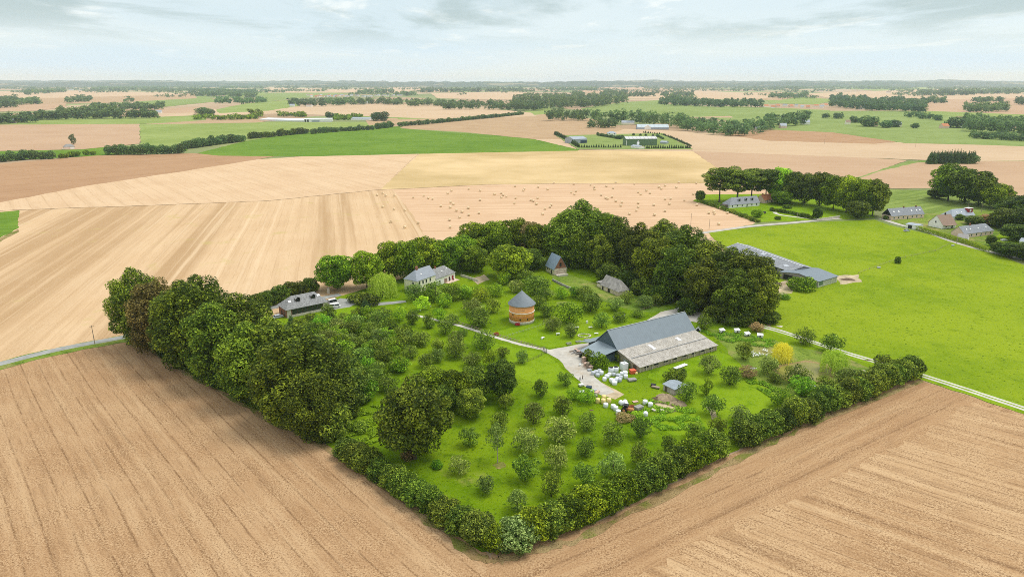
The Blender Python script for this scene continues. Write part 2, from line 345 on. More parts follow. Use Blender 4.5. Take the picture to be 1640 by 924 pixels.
def make_lib():
    for k in range(4):          # tall beeches clothed nearly to the ground
        g = np.random.default_rng(100+k); w, h = 18, 27
        L = broad_lobes(g, w, h, 0.04, 120, (0.075,0.150), 1.15, 0.50, 1.02, 0.19)
        lib('beech', w, h, lobes_crown(g, L, 32000, 0.40, LEAF['beech'], up=0.35, cull=0.5), trunk_mesh(g, h, 0.55, L, 9, 0.25))
    for k in range(4):          # round broadleaf
        g = np.random.default_rng(200+k); w, h = 17, 18
        L = broad_lobes(g, w, h, 0.14, 70, (0.09,0.17), 0.85, 0.48, 1.02, 0.17)
        lib('broad', w, h, lobes_crown(g, L, 18000, 0.43, LEAF['fresh']), trunk_mesh(g, h, 0.4, L, 8, 0.25))
    for k in range(2):          # oak with heavy separate boughs
        g = np.random.default_rng(300+k); w, h = 20, 22
        L = broad_lobes(g, w, h, 0.12, 46, (0.08,0.17), 0.80, 0.55, 1.06, 0.24)
        lib('oak', w, h, lobes_crown(g, L, 17000, 0.44, LEAF['oak'], up=0.4, cull=0.5), trunk_mesh(g, h, 0.6, L, 10, 0.22))
    for k in range(8):          # apple trees, low and loose
        g = np.random.default_rng(400+k); w, h = 5.6, 5.4
        L = broad_lobes(g, w, h, g.uniform(0.04,0.18), int(g.integers(16,34)), (0.09,0.21), g.uniform(0.7,1.1), g.uniform(0.4,0.55), g.uniform(0.95,1.12), g.uniform(0.12,0.26))
        lib('apple', w, h, lobes_crown(g, L, 2300, 0.20, LEAF['apple'], chaos=1.1, cull=0.4, low=0.5), trunk_mesh(g, h, 0.13, L, 7, 0.28, lean=g.normal()*0.03))
    for k in range(3):          # open little trees with a bare stem
        g = np.random.default_rng(450+k); w, h = 5.0, 5.2
        L = broad_lobes(g, w, h, 0.45, 12, (0.12,0.22), 0.6, 0.5, 1.1)
        lib('open', w, h, lobes_crown(g, L, 1500, 0.16, LEAF['apple'], chaos=1.1, low=0.5), trunk_mesh(g, h, 0.12, L, 9, 0.42))
    for k in range(6):          # hedge shrubs, leafy to the ground
        g = np.random.default_rng(500+k); w, h = 8, 7.5
        L = broad_lobes(g, w, h, 0.0, 54, (0.09,0.18), 0.95, 0.45, 1.02, 0.18)
        lib('shrub', w, h, lobes_crown(g, L, 7500, 0.27, LEAF['hedge'], chaos=1.0, low=0.9), None)
    for k in range(3):          # low bushes
        g = np.random.default_rng(540+k); w, h = 4, 2.6
        L = broad_lobes(g, w, h, 0.0, 14, (0.16,0.26), 0.8, 0.4)
        lib('bush', w, h, lobes_crown(g, L, 2200, 0.17, LEAF['hedge'], chaos=1.0, low=0.9), None)
    for k in range(2):          # weeping crowns: hanging strands
        g = np.random.default_rng(600+k); w, h = 9, 9.5; n = 9000; ns = 420
        ph = g.random(ns)*6.283; rr = np.sqrt(g.random(ns))*w/2*0.97; zt = h*(0.55+0.43*np.sqrt(np.maximum(0,1-(rr/(w/2))**2)))*(0.9+0.12*g.random(ns))
        s = g.integers(0, ns, n); t = g.random(n)**0.8; drop = (0.25+0.55*(rr/(w/2)))*h*0.85
        z = zt[s]-t*drop[s]; lump = 1+0.10*np.sin(ph[s]*5+k)
        P = np.stack([np.cos(ph[s])*rr[s]*lump*(1+0.05*t), np.sin(ph[s])*rr[s]*lump*(1+0.05*t), z], 1)+g.normal(size=(n,3))*0.12; P = P[P[:,2] > 0.3]
        nr = unit(P*np.array([1,1,0.2])+g.normal(size=P.shape)*1.2+np.array([0,0,1.2])); D = unit(np.array([0,0,-1.0])+g.normal(size=P.shape)*0.3)
        B = unit(np.cross(nr, D)); sz = 0.26*(0.6+0.8*g.random(len(P)))
        L = [(math.cos(a)*2, math.sin(a)*2, h*0.8, 1, 1) for a in (0,1.2,2.5,3.9,5.2)]
        lib('weeping', w, h, quads_mesh('crown', P, D*sz[:,None], B*(sz*0.4)[:,None], 0.3+0.25*g.random(len(P))+0.3*g.random(ns)[np.minimum(s[:len(P)],ns-1)], LEAF['willow']), trunk_mesh(g, h, 0.25, L, 5, 0.35))
    for k in range(2):          # narrow upright crowns
        g = np.random.default_rng(640+k); w, h = 2.4, 6.5
        L = [(g.normal()*0.12*w, g.normal()*0.12*w, h*(0.16+0.8*f), w*(0.42*math.sin(math.pi*(0.18+0.78*f))+0.05), 1.2) for f in np.linspace(0,1,12)]
        lib('column', w, h, lobes_crown(g, L, 2600, 0.15, LEAF['oak'], chaos=0.9), trunk_mesh(g, h, 0.09, L, 2, 0.2))
    for k in range(3):          # conifers
        g = np.random.default_rng(660+k); w, h = 5, 9; L = []
        for z in np.linspace(0.08,0.96,11):
            for j in range(5 if z < 0.8 else 2):
                a = j*1.257+z*9; r = (1-z)*w*0.36; L.append((math.cos(a)*r, math.sin(a)*r, h*z, w*(0.17*(1.05-z)+0.04), 0.8))
        lib('conifer', w, h, lobes_crown(g, L, 3600, 0.22, LEAF['conifer'], chaos=0.9, up=0.2, low=0.9), trunk_mesh(g, h, 0.12, L, 2, 0.2))
    for k in range(5):          # trees seen from far away
        g = np.random.default_rng(700+k); w, h = 12, 13
        L = broad_lobes(g, w, h, 0.03, 22, (0.16,0.25), 0.8, 0.48)
        lib('far', w, h, lobes_crown(g, L, 1500, 0.75, LEAF['far'], low=0.9), None)
    for k in range(2):          # tall trees with light showing between bare lower stems
        g = np.random.default_rng(740+k); w, h = 16, 24
        L = broad_lobes(g, w, h, 0.34, 34, (0.12,0.19), 0.55, 0.5, 1.06)
        lib('tall', w, h, lobes_crown(g, L, 12000, 0.45, LEAF['beech'], up=0.5), trunk_mesh(g, h, 0.45, L, 10, 0.4))
make_lib()
COUNT = {}
def plant(kind, p, w, h, leaf=None, name='tree', label=None, cat='tree', group=None, bark=None, split=True):
    """one plant at ground point p, w metres wide and h metres high"""
    k = COUNT.get(kind, 0); COUNT[kind] = k+1; W0, H0, cr, tr = LIB[kind][(k*7+k//3) % len(LIB[kind])]
    s = (w/W0, w/W0, h/H0); rz = rnd.uniform(0, 6.283); p = Vector((p[0], p[1], p[2] if len(p) > 2 else 0.0))
    if tr is None or not split:
        o = link(name, cr); o.location = p; o.rotation_euler = (0,0,rz); o.scale = s; tag(o, label, cat, group); c = o
    else:
        o = empty(name, p, rz, label, cat, group); o.scale = s
        t = link('trunk', tr, o); c = link('crown', cr, o)
        if bark: t.material_slots[0].link = 'OBJECT'; t.material_slots[0].material = bark
    if leaf: c.material_slots[0].link = 'OBJECT'; c.material_slots[0].material = LEAF[leaf]
    return o
def plant_px(kind, px, py, wpx, h, **kw):
    p = at(px, py); return plant(kind, p, wpx/scale_at(p), h, **kw)
def along(pts, step):
    """points every `step` metres along a ground polyline"""
    out = []; carry = 0.0
    for a, b in zip(pts, pts[1:]):
        d = (b-a).length; t = carry
        while t < d: out.append(a.lerp(b, t/d)); t += step
        carry = t-d
    return out
def wood(name, P, hts, wid, label, leaf='far', n=80, size=1.5, cat='wood', seed=0):
    """a far-off wood that reads as one mass"""
    g = np.random.default_rng(seed); P = np.asarray(P, float); N = len(P)
    nb = 7; ph = g.random((N,nb))*6.283; rr = np.sqrt(g.random((N,nb)))*0.36; zz = 0.14+0.70*g.random((N,nb)); br = 0.24+0.10*g.random((N,nb))
    tt = g.random((N,1))*0.45
    m = n//nb; d = unit(g.normal(size=(N*nb*m,3))); d[:,2] = np.abs(d[:,2])*1.0-0.3*(g.random(len(d)) < 0.35); i = np.repeat(np.arange(N*nb), m); it = i//nb; ib = i % nb
    ww = np.asarray(wid)[it]; hh = np.asarray(hts)[it]
    c = np.stack([P[it,0]+np.cos(ph[it,ib])*rr[it,ib]*ww, P[it,1]+np.sin(ph[it,ib])*rr[it,ib]*ww, zz[it,ib]*hh*0.86], 1)
    c += d*(br[it,ib]*np.minimum(ww, hh))[:,None]*(0.75+0.35*g.random((len(d),1))); c[:,2] = np.maximum(c[:,2], 0.3)
    nrm = unit(d*0.8+np.array([0,0,0.4])+g.normal(size=d.shape)*0.35); s = size*(0.6+0.8*g.random(len(d)))*ww/np.mean(wid)
    T, B = frames(g, nrm, s, 0.75); tint = 0.15+tt[it,0]+g.normal(size=len(d))*0.18
    me = quads_mesh(name, c, T, B, tint, LEAF[leaf]); o = link(name, me); return tag(o, label, cat, None, 'stuff')
def wood_px(front, dy, h, label, leaf='far', tw=7.0, seed=0, dens=1.0, n=126, name='wood'):
    """a wood whose front edge follows a line on the photograph and whose canopy runs back as far as dy pixels of ground"""
    g = np.random.default_rng(seed+900); out = []; wd = []
    for (x0,y0),(x1,y1) in zip(front, front[1:]):
        cnt = max(2, int(abs(x1-x0)*max(dy*1.35,2.0)/(tw*tw*0.20)*dens)); m = max(1, int(abs(x1-x0)/(tw*0.5)))
        for k in range(cnt+m):
            t = g.random(); b = 0 if k < m else g.random()*dy*1.35*(0.88+0.12*math.sin(t*9+seed)); y = max(133.2, y0+(y1-y0)*t-b)
            q = at(x0+(x1-x0)*t+g.normal()*1.0, y); out.append((q.x, q.y)); wd.append(min(46, tw/scale_at(q))*(0.75+0.55*g.random()))
    N = len(out); wd = np.array(wd); return wood(name, out, 1.3*h*(0.85+0.40*g.random(N)), wd, label, leaf, n, float(np.mean(wd))*0.118, 'wood', seed)

# ---------------- the land ----------------
def fringe(pts, amp, step, seed=1):
    g = random.Random(seed); out = []
    n = len(pts)
    for k in range(n):
        a, b = pts[k], pts[(k+1) % n]; d = (b-a).length; m = max(1, min(220, int(d/step))); nrm = Vector((-(b-a).y, (b-a).x, 0)).normalized()
        for j in range(m):
            q = a.lerp(b, j/m)
            if j: q = q+nrm*g.uniform(-amp, amp)
            out.append(q)
    return out
LAYER = [0]
def sheet(name, px, mat, z, label=None, amp=0.35, step=3.0, world=False, kind='structure'):
    pts = [Vector((p[0],p[1],0)) for p in px] if world else [at(*p) for p in px]
    far = max(p.length for p in pts)
    if far > 600: step = max(step, far/120); amp = max(amp, step*0.12)
    LAYER[0] += 1; pts = fringe(pts, amp, step, LAYER[0])
    b = MB(); b.poly([(p.x,p.y,z) for p in pts]); me = b.mesh(name)
    if len(me.polygons) and me.polygons[0].normal.z < 0: me.flip_normals()
    me.materials.append(mat); o = link(name, me); return tag(o, label, None, None, kind)
def smooth_line(pts, n=8):
    out = []
    for k in range(len(pts)-1):
        p0 = pts[max(0,k-1)]; p1 = pts[k]; p2 = pts[k+1]; p3 = pts[min(len(pts)-1,k+2)]
        for j in range(n):
            t = j/n; out.append(0.5*((2*p1)+(p2-p0)*t+(2*p0-5*p1+4*p2-p3)*t*t+(3*p1-p0-3*p2+p3)*t*t*t))
    out.append(pts[-1]); return out
def strip(name, px, width, mat, z, label=None, amp=0.0, off=0.0, kind='structure'):
    """a road, verge or track along a line seen on the photograph"""
    pts = smooth_line([at(*p) for p in px]); b = MB(); L = []; g = random.Random(len(px)*13); ws = width if isinstance(width, list) else None
    for k, p in enumerate(pts):
        d = (pts[min(len(pts)-1,k+1)]-pts[max(0,k-1)]); nrm = Vector((-d.y, d.x, 0)).normalized()
        w_ = (np.interp(k/(len(pts)-1), np.linspace(0,1,len(ws)), ws) if ws else width)/2
        L.append((p+nrm*(off+w_+g.uniform(-amp,amp)), p+nrm*(off-w_+g.uniform(-amp,amp))))
    for (a,c),(e,f) in zip(L, L[1:]): b.poly([(c.x,c.y,z),(f.x,f.y,z),(e.x,e.y,z),(a.x,a.y,z)])
    return tag(b.build(name, mat, None), label, None, None, kind)

def patchwork():
    m, t = new_mat('far_fields'); p = t.obj()
    wv = t.new('ShaderNodeVectorMath', operation='ADD'); t.put(wv.inputs[0], t.vscale(p, (1/520, 1/900, 1)))
    nz = t.new('ShaderNodeTexNoise'); t.put(nz.inputs['Vector'], p); nz.inputs['Scale'].default_value = 0.0011; nz.inputs['Detail'].default_value = 2
    t.put(wv.inputs[1], t.vscale(nz.outputs['Color'], (1.1,1.1,0)))
    v = t.new('ShaderNodeTexVoronoi'); v.distance = 'MANHATTAN'; t.put(v.inputs['Vector'], wv.outputs[0]); v.inputs['Scale'].default_value = 1.0
    sp = t.new('ShaderNodeSeparateColor'); t.put(sp.inputs[0], v.outputs['Color']); a, b, c = sp.outputs
    tan = t.mix(b, (0.38,0.26,0.155), (0.52,0.39,0.25)); grn = t.mix(b, (0.17,0.22,0.075), (0.29,0.34,0.13))
    col = t.mix(t.ramp(a, 0.44, 0.48), tan, grn)
    f = t.noise(p, 0.012, 4, 0.6); col = t.mix(t.ramp(f, 0.35, 0.65, 0, 0.22), col, (0.30,0.20,0.11))
    finish(t, col, 0.95, 0.1); return m
g_ = MB(); g_.poly([(-26000,-1500,0),(26000,-1500,0),(26000,21800,0),(-26000,21800,0)])
tag(g_.build('ground', patchwork()), None, None, None, 'structure')

SOIL = field_mat('tilled_stubble', (0.405,0.242,0.122), (0.205,0.112,0.052), (0.575,0.395,0.222), -48.5, 1.0, 0.46, 0.38, 0.90, lines=0.95, linew=4.9, bump=0.6, patch_scale=0.035)
SOIL_A = field_mat('headland_stubble', (0.398,0.236,0.118), (0.205,0.112,0.054), (0.545,0.370,0.204), 32.6, 1.0, 0.44, 0.20, 0.88, lines=0.65, linew=7, bump=0.6, patch_scale=0.03)
SOIL_B = field_mat('tilled_stubble_east', (0.418,0.252,0.126), (0.205,0.112,0.054), (0.610,0.425,0.240), -39, 1.0, 0.58, 0.40, 0.85, lines=0.95, linew=3.4, bump=0.6, patch_scale=0.03)
STUB = field_mat('swathed_stubble', (0.610,0.420,0.240), (0.420,0.265,0.132), (0.720,0.535,0.335), -75.5, 1.4, 0.28, 0.3, 0.45, band=0.88, bandw=27, lines=0.40, linew=6.3, green=(0.48,0.39,0.13))
STUB2 = field_mat('pale_stubble', (0.620,0.430,0.258), (0.45,0.295,0.160), (0.705,0.525,0.335), 128, 2.0, 0.30, 0.45, 0.35, lines=0.60, linew=12)
BALEF = field_mat('bale_stubble', (0.590,0.395,0.240), (0.490,0.305,0.168), (0.750,0.535,0.345), 4, 1.5, 0.50, 0.35, 0.3, lines=0.45, linew=8)
OLIVE = field_mat('ripe_crop', (0.500,0.360,0.165), (0.42,0.300,0.130), (0.72,0.530,0.285), 3, 6.0, 0.16, 0.95, 0.15, patch_scale=0.0045)
PINK = field_mat('bare_field', (0.470,0.310,0.190), (0.40,0.255,0.150), (0.55,0.380,0.24), 2, 3.0, 0.25, 0.5, 0.15, patch_scale=0.008)
PALE = field_mat('straw_field', (0.535,0.385,0.240), (0.46,0.315,0.185), (0.63,0.465,0.30), 5, 4.0, 0.25, 0.5, 0.1, lines=0.4, linew=28, patch_scale=0.006)
BROWN = field_mat('brown_field', (0.410,0.245,0.132), (0.32,0.178,0.092), (0.48,0.30,0.170), 42, 2.5, 0.30, 0.4, 0.2, lines=0.65, linew=46)
OCHRE = field_mat('ochre_field', (0.430,0.290,0.165), (0.36,0.235,0.130), (0.50,0.35,0.205), 0, 4, 0.2, 0.6, 0.1)
GREEN = grass_mat('bright_crop', (0.125,0.225,0.020), (0.085,0.170,0.014), (0.170,0.275,0.030), None, 10, 0.15, 0.35)
LGREEN = grass_mat('pale_crop', (0.235,0.300,0.070), (0.180,0.250,0.055), (0.31,0.37,0.11), None, 8, 0.12, 0.3)
MGREEN = grass_mat('far_pasture', (0.205,0.270,0.070), (0.155,0.215,0.050), (0.26,0.325,0.10), None, None, 0.12, 0.3)
MEADOW = grass_mat('meadow_grass', (0.185,0.275,0.010), (0.095,0.170,0.005), (0.265,0.345,0.016), None, None, 0.70, 0.8, bump=0.9, midw=0.35)
LAWN = grass_mat('orchard_grass', (0.120,0.215,0.004), (0.050,0.110,0.003), (0.195,0.290,0.008), (0.33,0.31,0.085), None, 0.55, 1.0, 0.60, 0.8)
LAWN2 = grass_mat('mown_grass', (0.165,0.280,0.007), (0.100,0.195,0.004), (0.225,0.335,0.013), (0.36,0.35,0.09), None, 0.35, 1.0, 0.66)
ROUGH = grass_mat('rough_grass', (0.130,0.215,0.024), (0.060,0.120,0.012), (0.24,0.31,0.05), (0.36,0.30,0.12), None, 0.7, 1.2, 0.5, 1.0)
VERGE = grass_mat('dry_verge', (0.300,0.205,0.090), (0.150,0.105,0.040), (0.42,0.31,0.15), (0.15,0.20,0.02), None, 0.6, 2.2, 0.46, 1.0)
CORN = grass_mat('maize', (0.190,0.260,0.050), (0.11,0.17,0.03), (0.26,0.33,0.08), None, 35, 0.4, 0.8)
def road_mat(name, c, var=0.18, tint=None):
    m, t = new_mat(name); p = t.obj(); a = t.noise(p, 0.25, 5, 0.65); f = t.noise(p, 5, 2, 0.7)
    col = t.mix(t.ramp(a, 0.3, 0.7), tuple(x*(1-var) for x in c), tuple(min(1,x*(1+var)) for x in c))
    if tint: col = t.mix(t.ramp(t.noise(p, 0.09, 5, 0.7), 0.50, 0.68, 0, 0.7), col, tint)
    col = t.mix(t.ramp(f, 0.45, 0.3, 0, 0.4), col, tuple(x*0.6 for x in c)); finish(t, col, 0.9, 0.2); return m
TAR = road_mat('worn_asphalt', (0.33,0.335,0.31)); GRAVEL = road_mat('gravel', (0.50,0.47,0.41), 0.15, (0.42,0.33,0.22)); CHALK = road_mat('chalk_track', (0.56,0.53,0.45), 0.12); EARTH = road_mat('bare_earth', (0.50,0.40,0.26), 0.25, (0.30,0.30,0.08))

# fields far to near; heights only keep the sheets apart
Z = [0.6]; NEAR = [0.015]
def F(name, px, mat, **kw):
    near = min(p[1] for p in px) > 262 and mat is not PINK
    if near: NEAR[0] += 0.004
    else: Z[0] -= 0.007
    return sheet(name, px, mat, NEAR[0] if near else Z[0], **kw)
# beyond two kilometres
F('field', [(-200,147),(110,146),(260,148),(300,152),(60,158),(-200,160)], PALE)
F('field', [(40,156),(310,150),(315,158),(160,166),(20,168)], OCHRE)
F('field', [(-100,172),(105,164),(105,172),(60,178),(-100,182)], PINK)
F('field', [(215,163),(330,154),(350,163),(260,172),(215,172)], MGREEN)
F('field', [(130,155),(315,149),(330,152),(150,160)], PINK)
F('field', [(420,140),(520,143),(660,141),(680,148),(590,149),(430,149)], PALE)
F('field', [(430,148),(500,147),(560,150),(480,158),(410,165)], MGREEN)
F('field', [(620,141),(720,142),(720,148),(640,149)], PINK)
F('field', [(690,150),(840,147),(870,152),(845,161),(700,158)], PALE)
F('field', [(640,145),(830,141),(850,146),(700,149)], LGREEN)
F('field', [(910,141),(1010,139),(1120,143),(1060,150),(940,150)], PINK)
F('field', [(1000,150),(1100,146),(1230,150),(1240,158),(1120,160),(1005,158)], PALE)
F('field', [(1110,153),(1240,147),(1300,152),(1250,161),(1180,160)], OCHRE)
F('field', [(1225,160),(1290,156),(1340,160),(1310,168),(1235,166)], LGREEN)
F('field', [(1290,150),(1500,143),(1640,147),(1640,158),(1480,160),(1330,158)], PALE)
F('field', [(1440,156),(1560,152),(1900,158),(1900,182),(1640,184),(1480,178),(1450,170)], PINK)
F('field', [(1480,174),(1640,170),(1900,176),(1900,190),(1640,193),(1480,184)], LGREEN)
F('field', [(1330,140),(1480,138),(1560,142),(1400,146)], LGREEN)
F('field', [(1540,146),(1640,143),(1800,147),(1700,153)], MGREEN)
F('field', [(330,150),(420,147),(430,153),(350,158)], LGREEN)
# one to two kilometres
F('field', [(-300,186),(40,182),(100,181),(320,172),(330,180),(200,185),(-300,196)], PINK)
F('field', [(-100,188),(90,186),(250,188),(300,186),(330,184),(330,193),(240,199),(-100,201)], LGREEN)
F('field', [(200,182),(310,178),(312,187),(240,190)], PALE)
F('field', [(395,166),(470,160),(480,170),(430,178),(350,182),(345,176)], LGREEN)
F('field', [(330,176),(430,172),(520,168),(660,167),(760,172),(850,181),(860,187),(700,191),(560,186),(440,183),(340,186)], PALE)
F('field', [(500,181),(575,178),(605,179),(650,187),(640,190),(540,189)], MGREEN)
F('field', [(615,181),(660,182),(740,189),(640,192)], LGREEN)
F('field', [(585,192),(640,189),(740,189),(650,199),(590,201)], OCHRE)
F('field', [(225,193),(410,189),(470,190),(410,197),(235,200)], OCHRE)
F('field', [(224,200),(410,196),(600,196),(615,201),(545,211),(495,210),(400,226),(300,238),(225,232)], LGREEN)
F('field', [(-400,203),(224,199),(224,230),(130,240),(-400,250)], PINK)
F('field', [(-400,222),(224,217),(224,231),(130,240),(-400,250)], OCHRE)
F('field', [(650,202),(820,187),(880,183),(945,190),(1000,207),(950,222),(860,224),(740,212),(640,206)], OCHRE)
F('field', [(700,203),(840,190),(860,184),(895,185),(850,197),(720,206)], LGREEN)
F('field', [(640,205),(700,204),(760,209),(860,219),(800,218),(660,208)], MGREEN)
F('field', [(840,178),(880,172),(890,192),(860,194)], LGREEN)
F('field', [(930,174),(1000,164),(1055,161),(1060,166),(1140,172),(1240,174),(1230,184),(1120,188),(1000,186),(945,182)], MGREEN)
F('field', [(1012,175),(1120,173),(1165,184),(1175,189),(1095,189),(1020,180)], PINK)
F('field', [(1120,172),(1240,173),(1310,178),(1500,178),(1540,190),(1640,212),(1640,234),(1450,230),(1330,212),(1250,208),(1150,192)], MGREEN)
F('field', [(1150,170),(1240,173),(1330,177),(1310,188),(1220,190),(1180,186)], LGREEN)
F('field', [(1300,182),(1420,184),(1540,192),(1640,206),(1640,217),(1500,206),(1380,196)], PINK)
F('field', [(1290,197),(1420,203),(1560,213),(1900,228),(1900,244),(1640,235),(1450,229),(1340,213),(1230,208)], MGREEN)
F('field', [(1150,215),(1250,208),(1340,212),(1445,227),(1400,231),(1230,226)], BROWN)
F('field', [(1050,209),(1150,214),(1230,226),(1400,230),(1450,228),(1640,234),(1900,244),(1900,258),(1640,258),(1560,259),(1480,257),(1300,250),(1110,243),(1070,222)], PALE)
F('field', [(900,205),(1000,207),(1060,209),(1110,243),(925,240),(850,222)], PALE)
F('field', [(1110,243),(1230,246),(1360,252),(1455,257),(1380,283),(1300,295),(1180,292)], PINK)
F('field', [(1470,261),(1560,259),(1900,257),(1900,330),(1640,315),(1500,302),(1390,303),(1360,290),(1420,272)], PINK)
F('grass_strip', [(1360,287),(1370,281),(1455,259),(1490,260),(1480,263),(1400,284)], MGREEN)
F('grass_strip', [(1470,258),(1640,257),(1640,259),(1590,263),(1480,263)], GREEN)
F('grass_strip', [(-100,241),(60,239),(180,236),(300,232),(300,242),(170,249),(-100,264)], GREEN)
F('field', [(315,246),(400,225),(480,214),(560,207),(635,203),(700,208),(780,214),(850,220),(905,224),(930,236),(925,242),(670,247),(500,251),(440,251),(350,250)], GREEN)
F('field', [(-500,285),(-100,268),(0,263),(150,250),(310,246),(350,249),(440,251),(412,256),(280,277),(140,298),(0,325),(-300,372),(-500,380)], BROWN)
F('grass_strip', [(320,247),(350,249),(450,249),(480,246),(440,241),(330,244)], ROUGH)
# near fields
sheet('field', [(-500,385),(0,326),(412,257),(672,247),(1110,243),(1300,292),(1240,345),(1000,430),(430,520),(216,541),(-400,700)], STUB2, 0.012)
F('field', [(-300,380),(0,323),(140,296),(280,275),(412,256),(500,250),(672,246.5),(660,255),(610,304),(430,322),(200,331),(100,334),(0,338),(-300,380)], STUB2)
F('field', [(672,246.5),(925,241),(1110,242.5),(1180,262),(1300,292),(1240,300),(1130,294),(900,294.5),(780,296),(640,303),(608,304.5)], OLIVE)
F('field', [(605,305),(780,296),(900,294.5),(1130,294),(1250,298),(1240,310),(1110,318),(1215,352),(1205,360),(1120,372),(1000,420),(700,430),(690,395),(645,330)], BALEF)
F('field', [(-400,700),(-400,395),(0,337),(100,333),(200,331),(430,321),(605,304.5),(630,304.5),(662,345),(715,440),(560,475),(430,515),(216,538)], STUB)
F('grass_strip', [(-60,328),(0,314),(46,312),(0,324),(-60,340)], GREEN)
F('field', [(-300,372),(0,340),(31,337),(29,366),(0,381),(-200,450)], GREEN)
F('grass_strip', [(-300,373),(0,381.5),(29,367),(30,372),(0,388),(-300,470)], VERGE)
F('field', [(-900,760),(0,590),(100,566),(218,545),(260,550),(420,640),(520,700),(640,785),(775,880),(790,900),(775,930),(700,1200),(-900,1500)], SOIL)
F('field', [(775,925),(790,880),(840,870),(960,835),(1170,728),(1300,670),(1470,603),(1482,612),(1640,663),(2300,860),(2300,1500),(700,1500)], SOIL_A)
sheet('field', [(960,960),(1056,907),(1117,866),(1240,812),(1312,779),(1430,718),(1522,668),(1556,644),(1640,668),(2300,865),(2300,1500),(900,1500)], SOIL_B, 0.075, amp=1.2, step=1.6)
# the farm, the meadow and the hamlet
sheet('lawn', [(216,543),(225,548),(300,600),(400,655),(520,713),(642,796),(772,884),(828,878),(956,835),(1168,726),(1293,668),(1466,601),(1350,570),(1232,528),(1200,470),(1130,395),(1000,380),(860,385),(700,430),(560,470),(440,507),(330,525)], LAWN, 0.085)
sheet('lawn', [(790,548),(872,566),(910,600),(950,640),(900,640),(830,600),(760,590)], LAWN2, 0.093, amp=0.8)
sheet('lawn', [(1040,598),(1150,560),(1230,600),(1270,640),(1190,670),(1120,700),(1040,690),(1060,640)], LAWN2, 0.093, amp=1.5)
sheet('lawn', [(780,535),(870,515),(990,505),(1010,520),(940,548),(880,557)], LAWN2, 0.094, amp=0.8)
sheet('lawn', [(480,512),(530,494),(575,492),(600,497),(560,515),(520,520)], LAWN2, 0.095, amp=0.8)
sheet('lawn', [(870,425),(910,440),(1000,468),(1060,490),(1100,500),(1020,500),(960,480),(900,462)], ROUGH, 0.094, amp=0.8)
sheet('lawn', [(1130,525),(1240,545),(1360,575),(1420,600),(1340,640),(1260,650),(1200,600)], ROUGH, 0.095, amp=1.0)
sheet('meadow', [(1134,373),(1200,365),(1310,356),(1400,352),(1425,361),(1500,378),(1600,408),(1640,425),(2100,560),(2100,830),(1640,649),(1476,599),(1350,561),(1234,523),(1225,480),(1180,420)], MEADOW, 0.085)
sheet('meadow', [(1396,312),(1420,304),(1520,306),(1600,322),(1580,338),(1530,345),(1415,338)], CORN, 0.09)
sheet('lawn', [(1110,322),(1130,312),(1300,310),(1400,330),(1400,350),(1310,353),(1218,356),(1190,345)], LAWN2, 0.088)
sheet('lawn', [(1410,350),(1430,335),(1540,340),(1640,330),(1900,380),(1900,500),(1640,420),(1600,405),(1510,378)], ROUGH, 0.088)
sheet('lawn', [(890,218),(1060,214),(1110,240),(925,240)], MGREEN, 0.75)
sheet('lawn', [(1640,340),(1580,395),(1640,412),(1900,470),(1900,380)], LAWN2, 0.092)
# verges along the near fields
strip('field_margin', [(218,543),(300,598),(400,654),(520,718),(640,799),(764,890),(800,896)], [1.6,1.6,1.8,1.8,1.8,2.2], VERGE, 0.10, amp=0.9)
strip('field_margin', [(800,896),(880,876),(960,848),(1175,738),(1300,679),(1478,608)], [2.2,1.6,1.4,1.4,1.4], VERGE, 0.10, amp=0.9)
# roads, lanes and yards
strip('verge', [(-200,640),(0,585.5),(100,561),(218,539)], 8.5, ROUGH, 0.11, amp=0.5)
strip('road', [(-200,637),(0,583),(100,558.5),(216,537),(300,520),(440,492),(545,472)], 4.2, TAR, 0.125)
strip('road', [(530,486),(565,480),(600,487),(650,483)], [3.5,4.5,4.5,3], TAR, 0.13)
sheet('yard', [(520,490),(545,478),(580,483),(560,492),(535,496)], TAR, 0.128)
strip('road', [(1120,374),(1200,363),(1270,357),(1310,353),(1345,350)], 4.5, GRAVEL, 0.125)
strip('road', [(1410,350),(1440,360),(1475,368),(1520,385),(1560,397),(1600,407),(1640,416)], 4.5, GRAVEL, 0.125)
strip('road', [(1240,340),(1252,345),(1310,352)], 3, CHALK, 0.125)
strip('path', [(655,503),(678,508),(700,513),(740,523),(790,539),(835,552),(885,563)], 2.0, CHALK, 0.13, amp=0.15)
strip('verge', [(1090,505),(1140,512),(1234,528),(1350,565.5),(1480,604),(1640,656),(2000,775)], 6.5, LAWN2, 0.11, amp=0.4)
strip('track', [(1085,501),(1140,511),(1234,526.5),(1350,564),(1480,602.5),(1640,654.5),(2000,773)], [6,4.2,3.2,3.2,3.2,3.2], CHALK, 0.125, amp=0.1)
strip('track_centre', [(1190,518),(1234,526.5),(1350,564),(1480,602.5),(1640,654.5),(2000,773)], 0.7, LAWN2, 0.135, amp=0.15)
sheet('yard', [(1030,516),(1058,500),(1085,494),(1120,500),(1150,513),(1130,520),(1095,512)], GRAVEL, 0.129)
sheet('yard', [(868,562),(905,556),(950,548),(975,552),(950,575),(940,590),(962,612),(985,628),(965,634),(935,618),(912,596),(895,576)], GRAVEL, 0.129)
sheet('yard', [(930,606),(962,612),(1000,632),(985,640),(955,630)], EARTH, 0.127, amp=0.8)
sheet('bare_ground', [(1235,462),(1262,448),(1278,450),(1268,470),(1240,476)], EARTH, 0.13, amp=0.8)
sheet('bare_ground', [(1335,442),(1375,440),(1380,452),(1345,456)], EARTH, 0.105, amp=0.9)
sheet('bare_ground', [(1045,645),(1075,632),(1100,648),(1070,662)], EARTH, 0.105, amp=0.9)
sheet('bare_ground', [(1130,652),(1140,645),(1148,668),(1140,672)], EARTH, 0.105, amp=0.6)
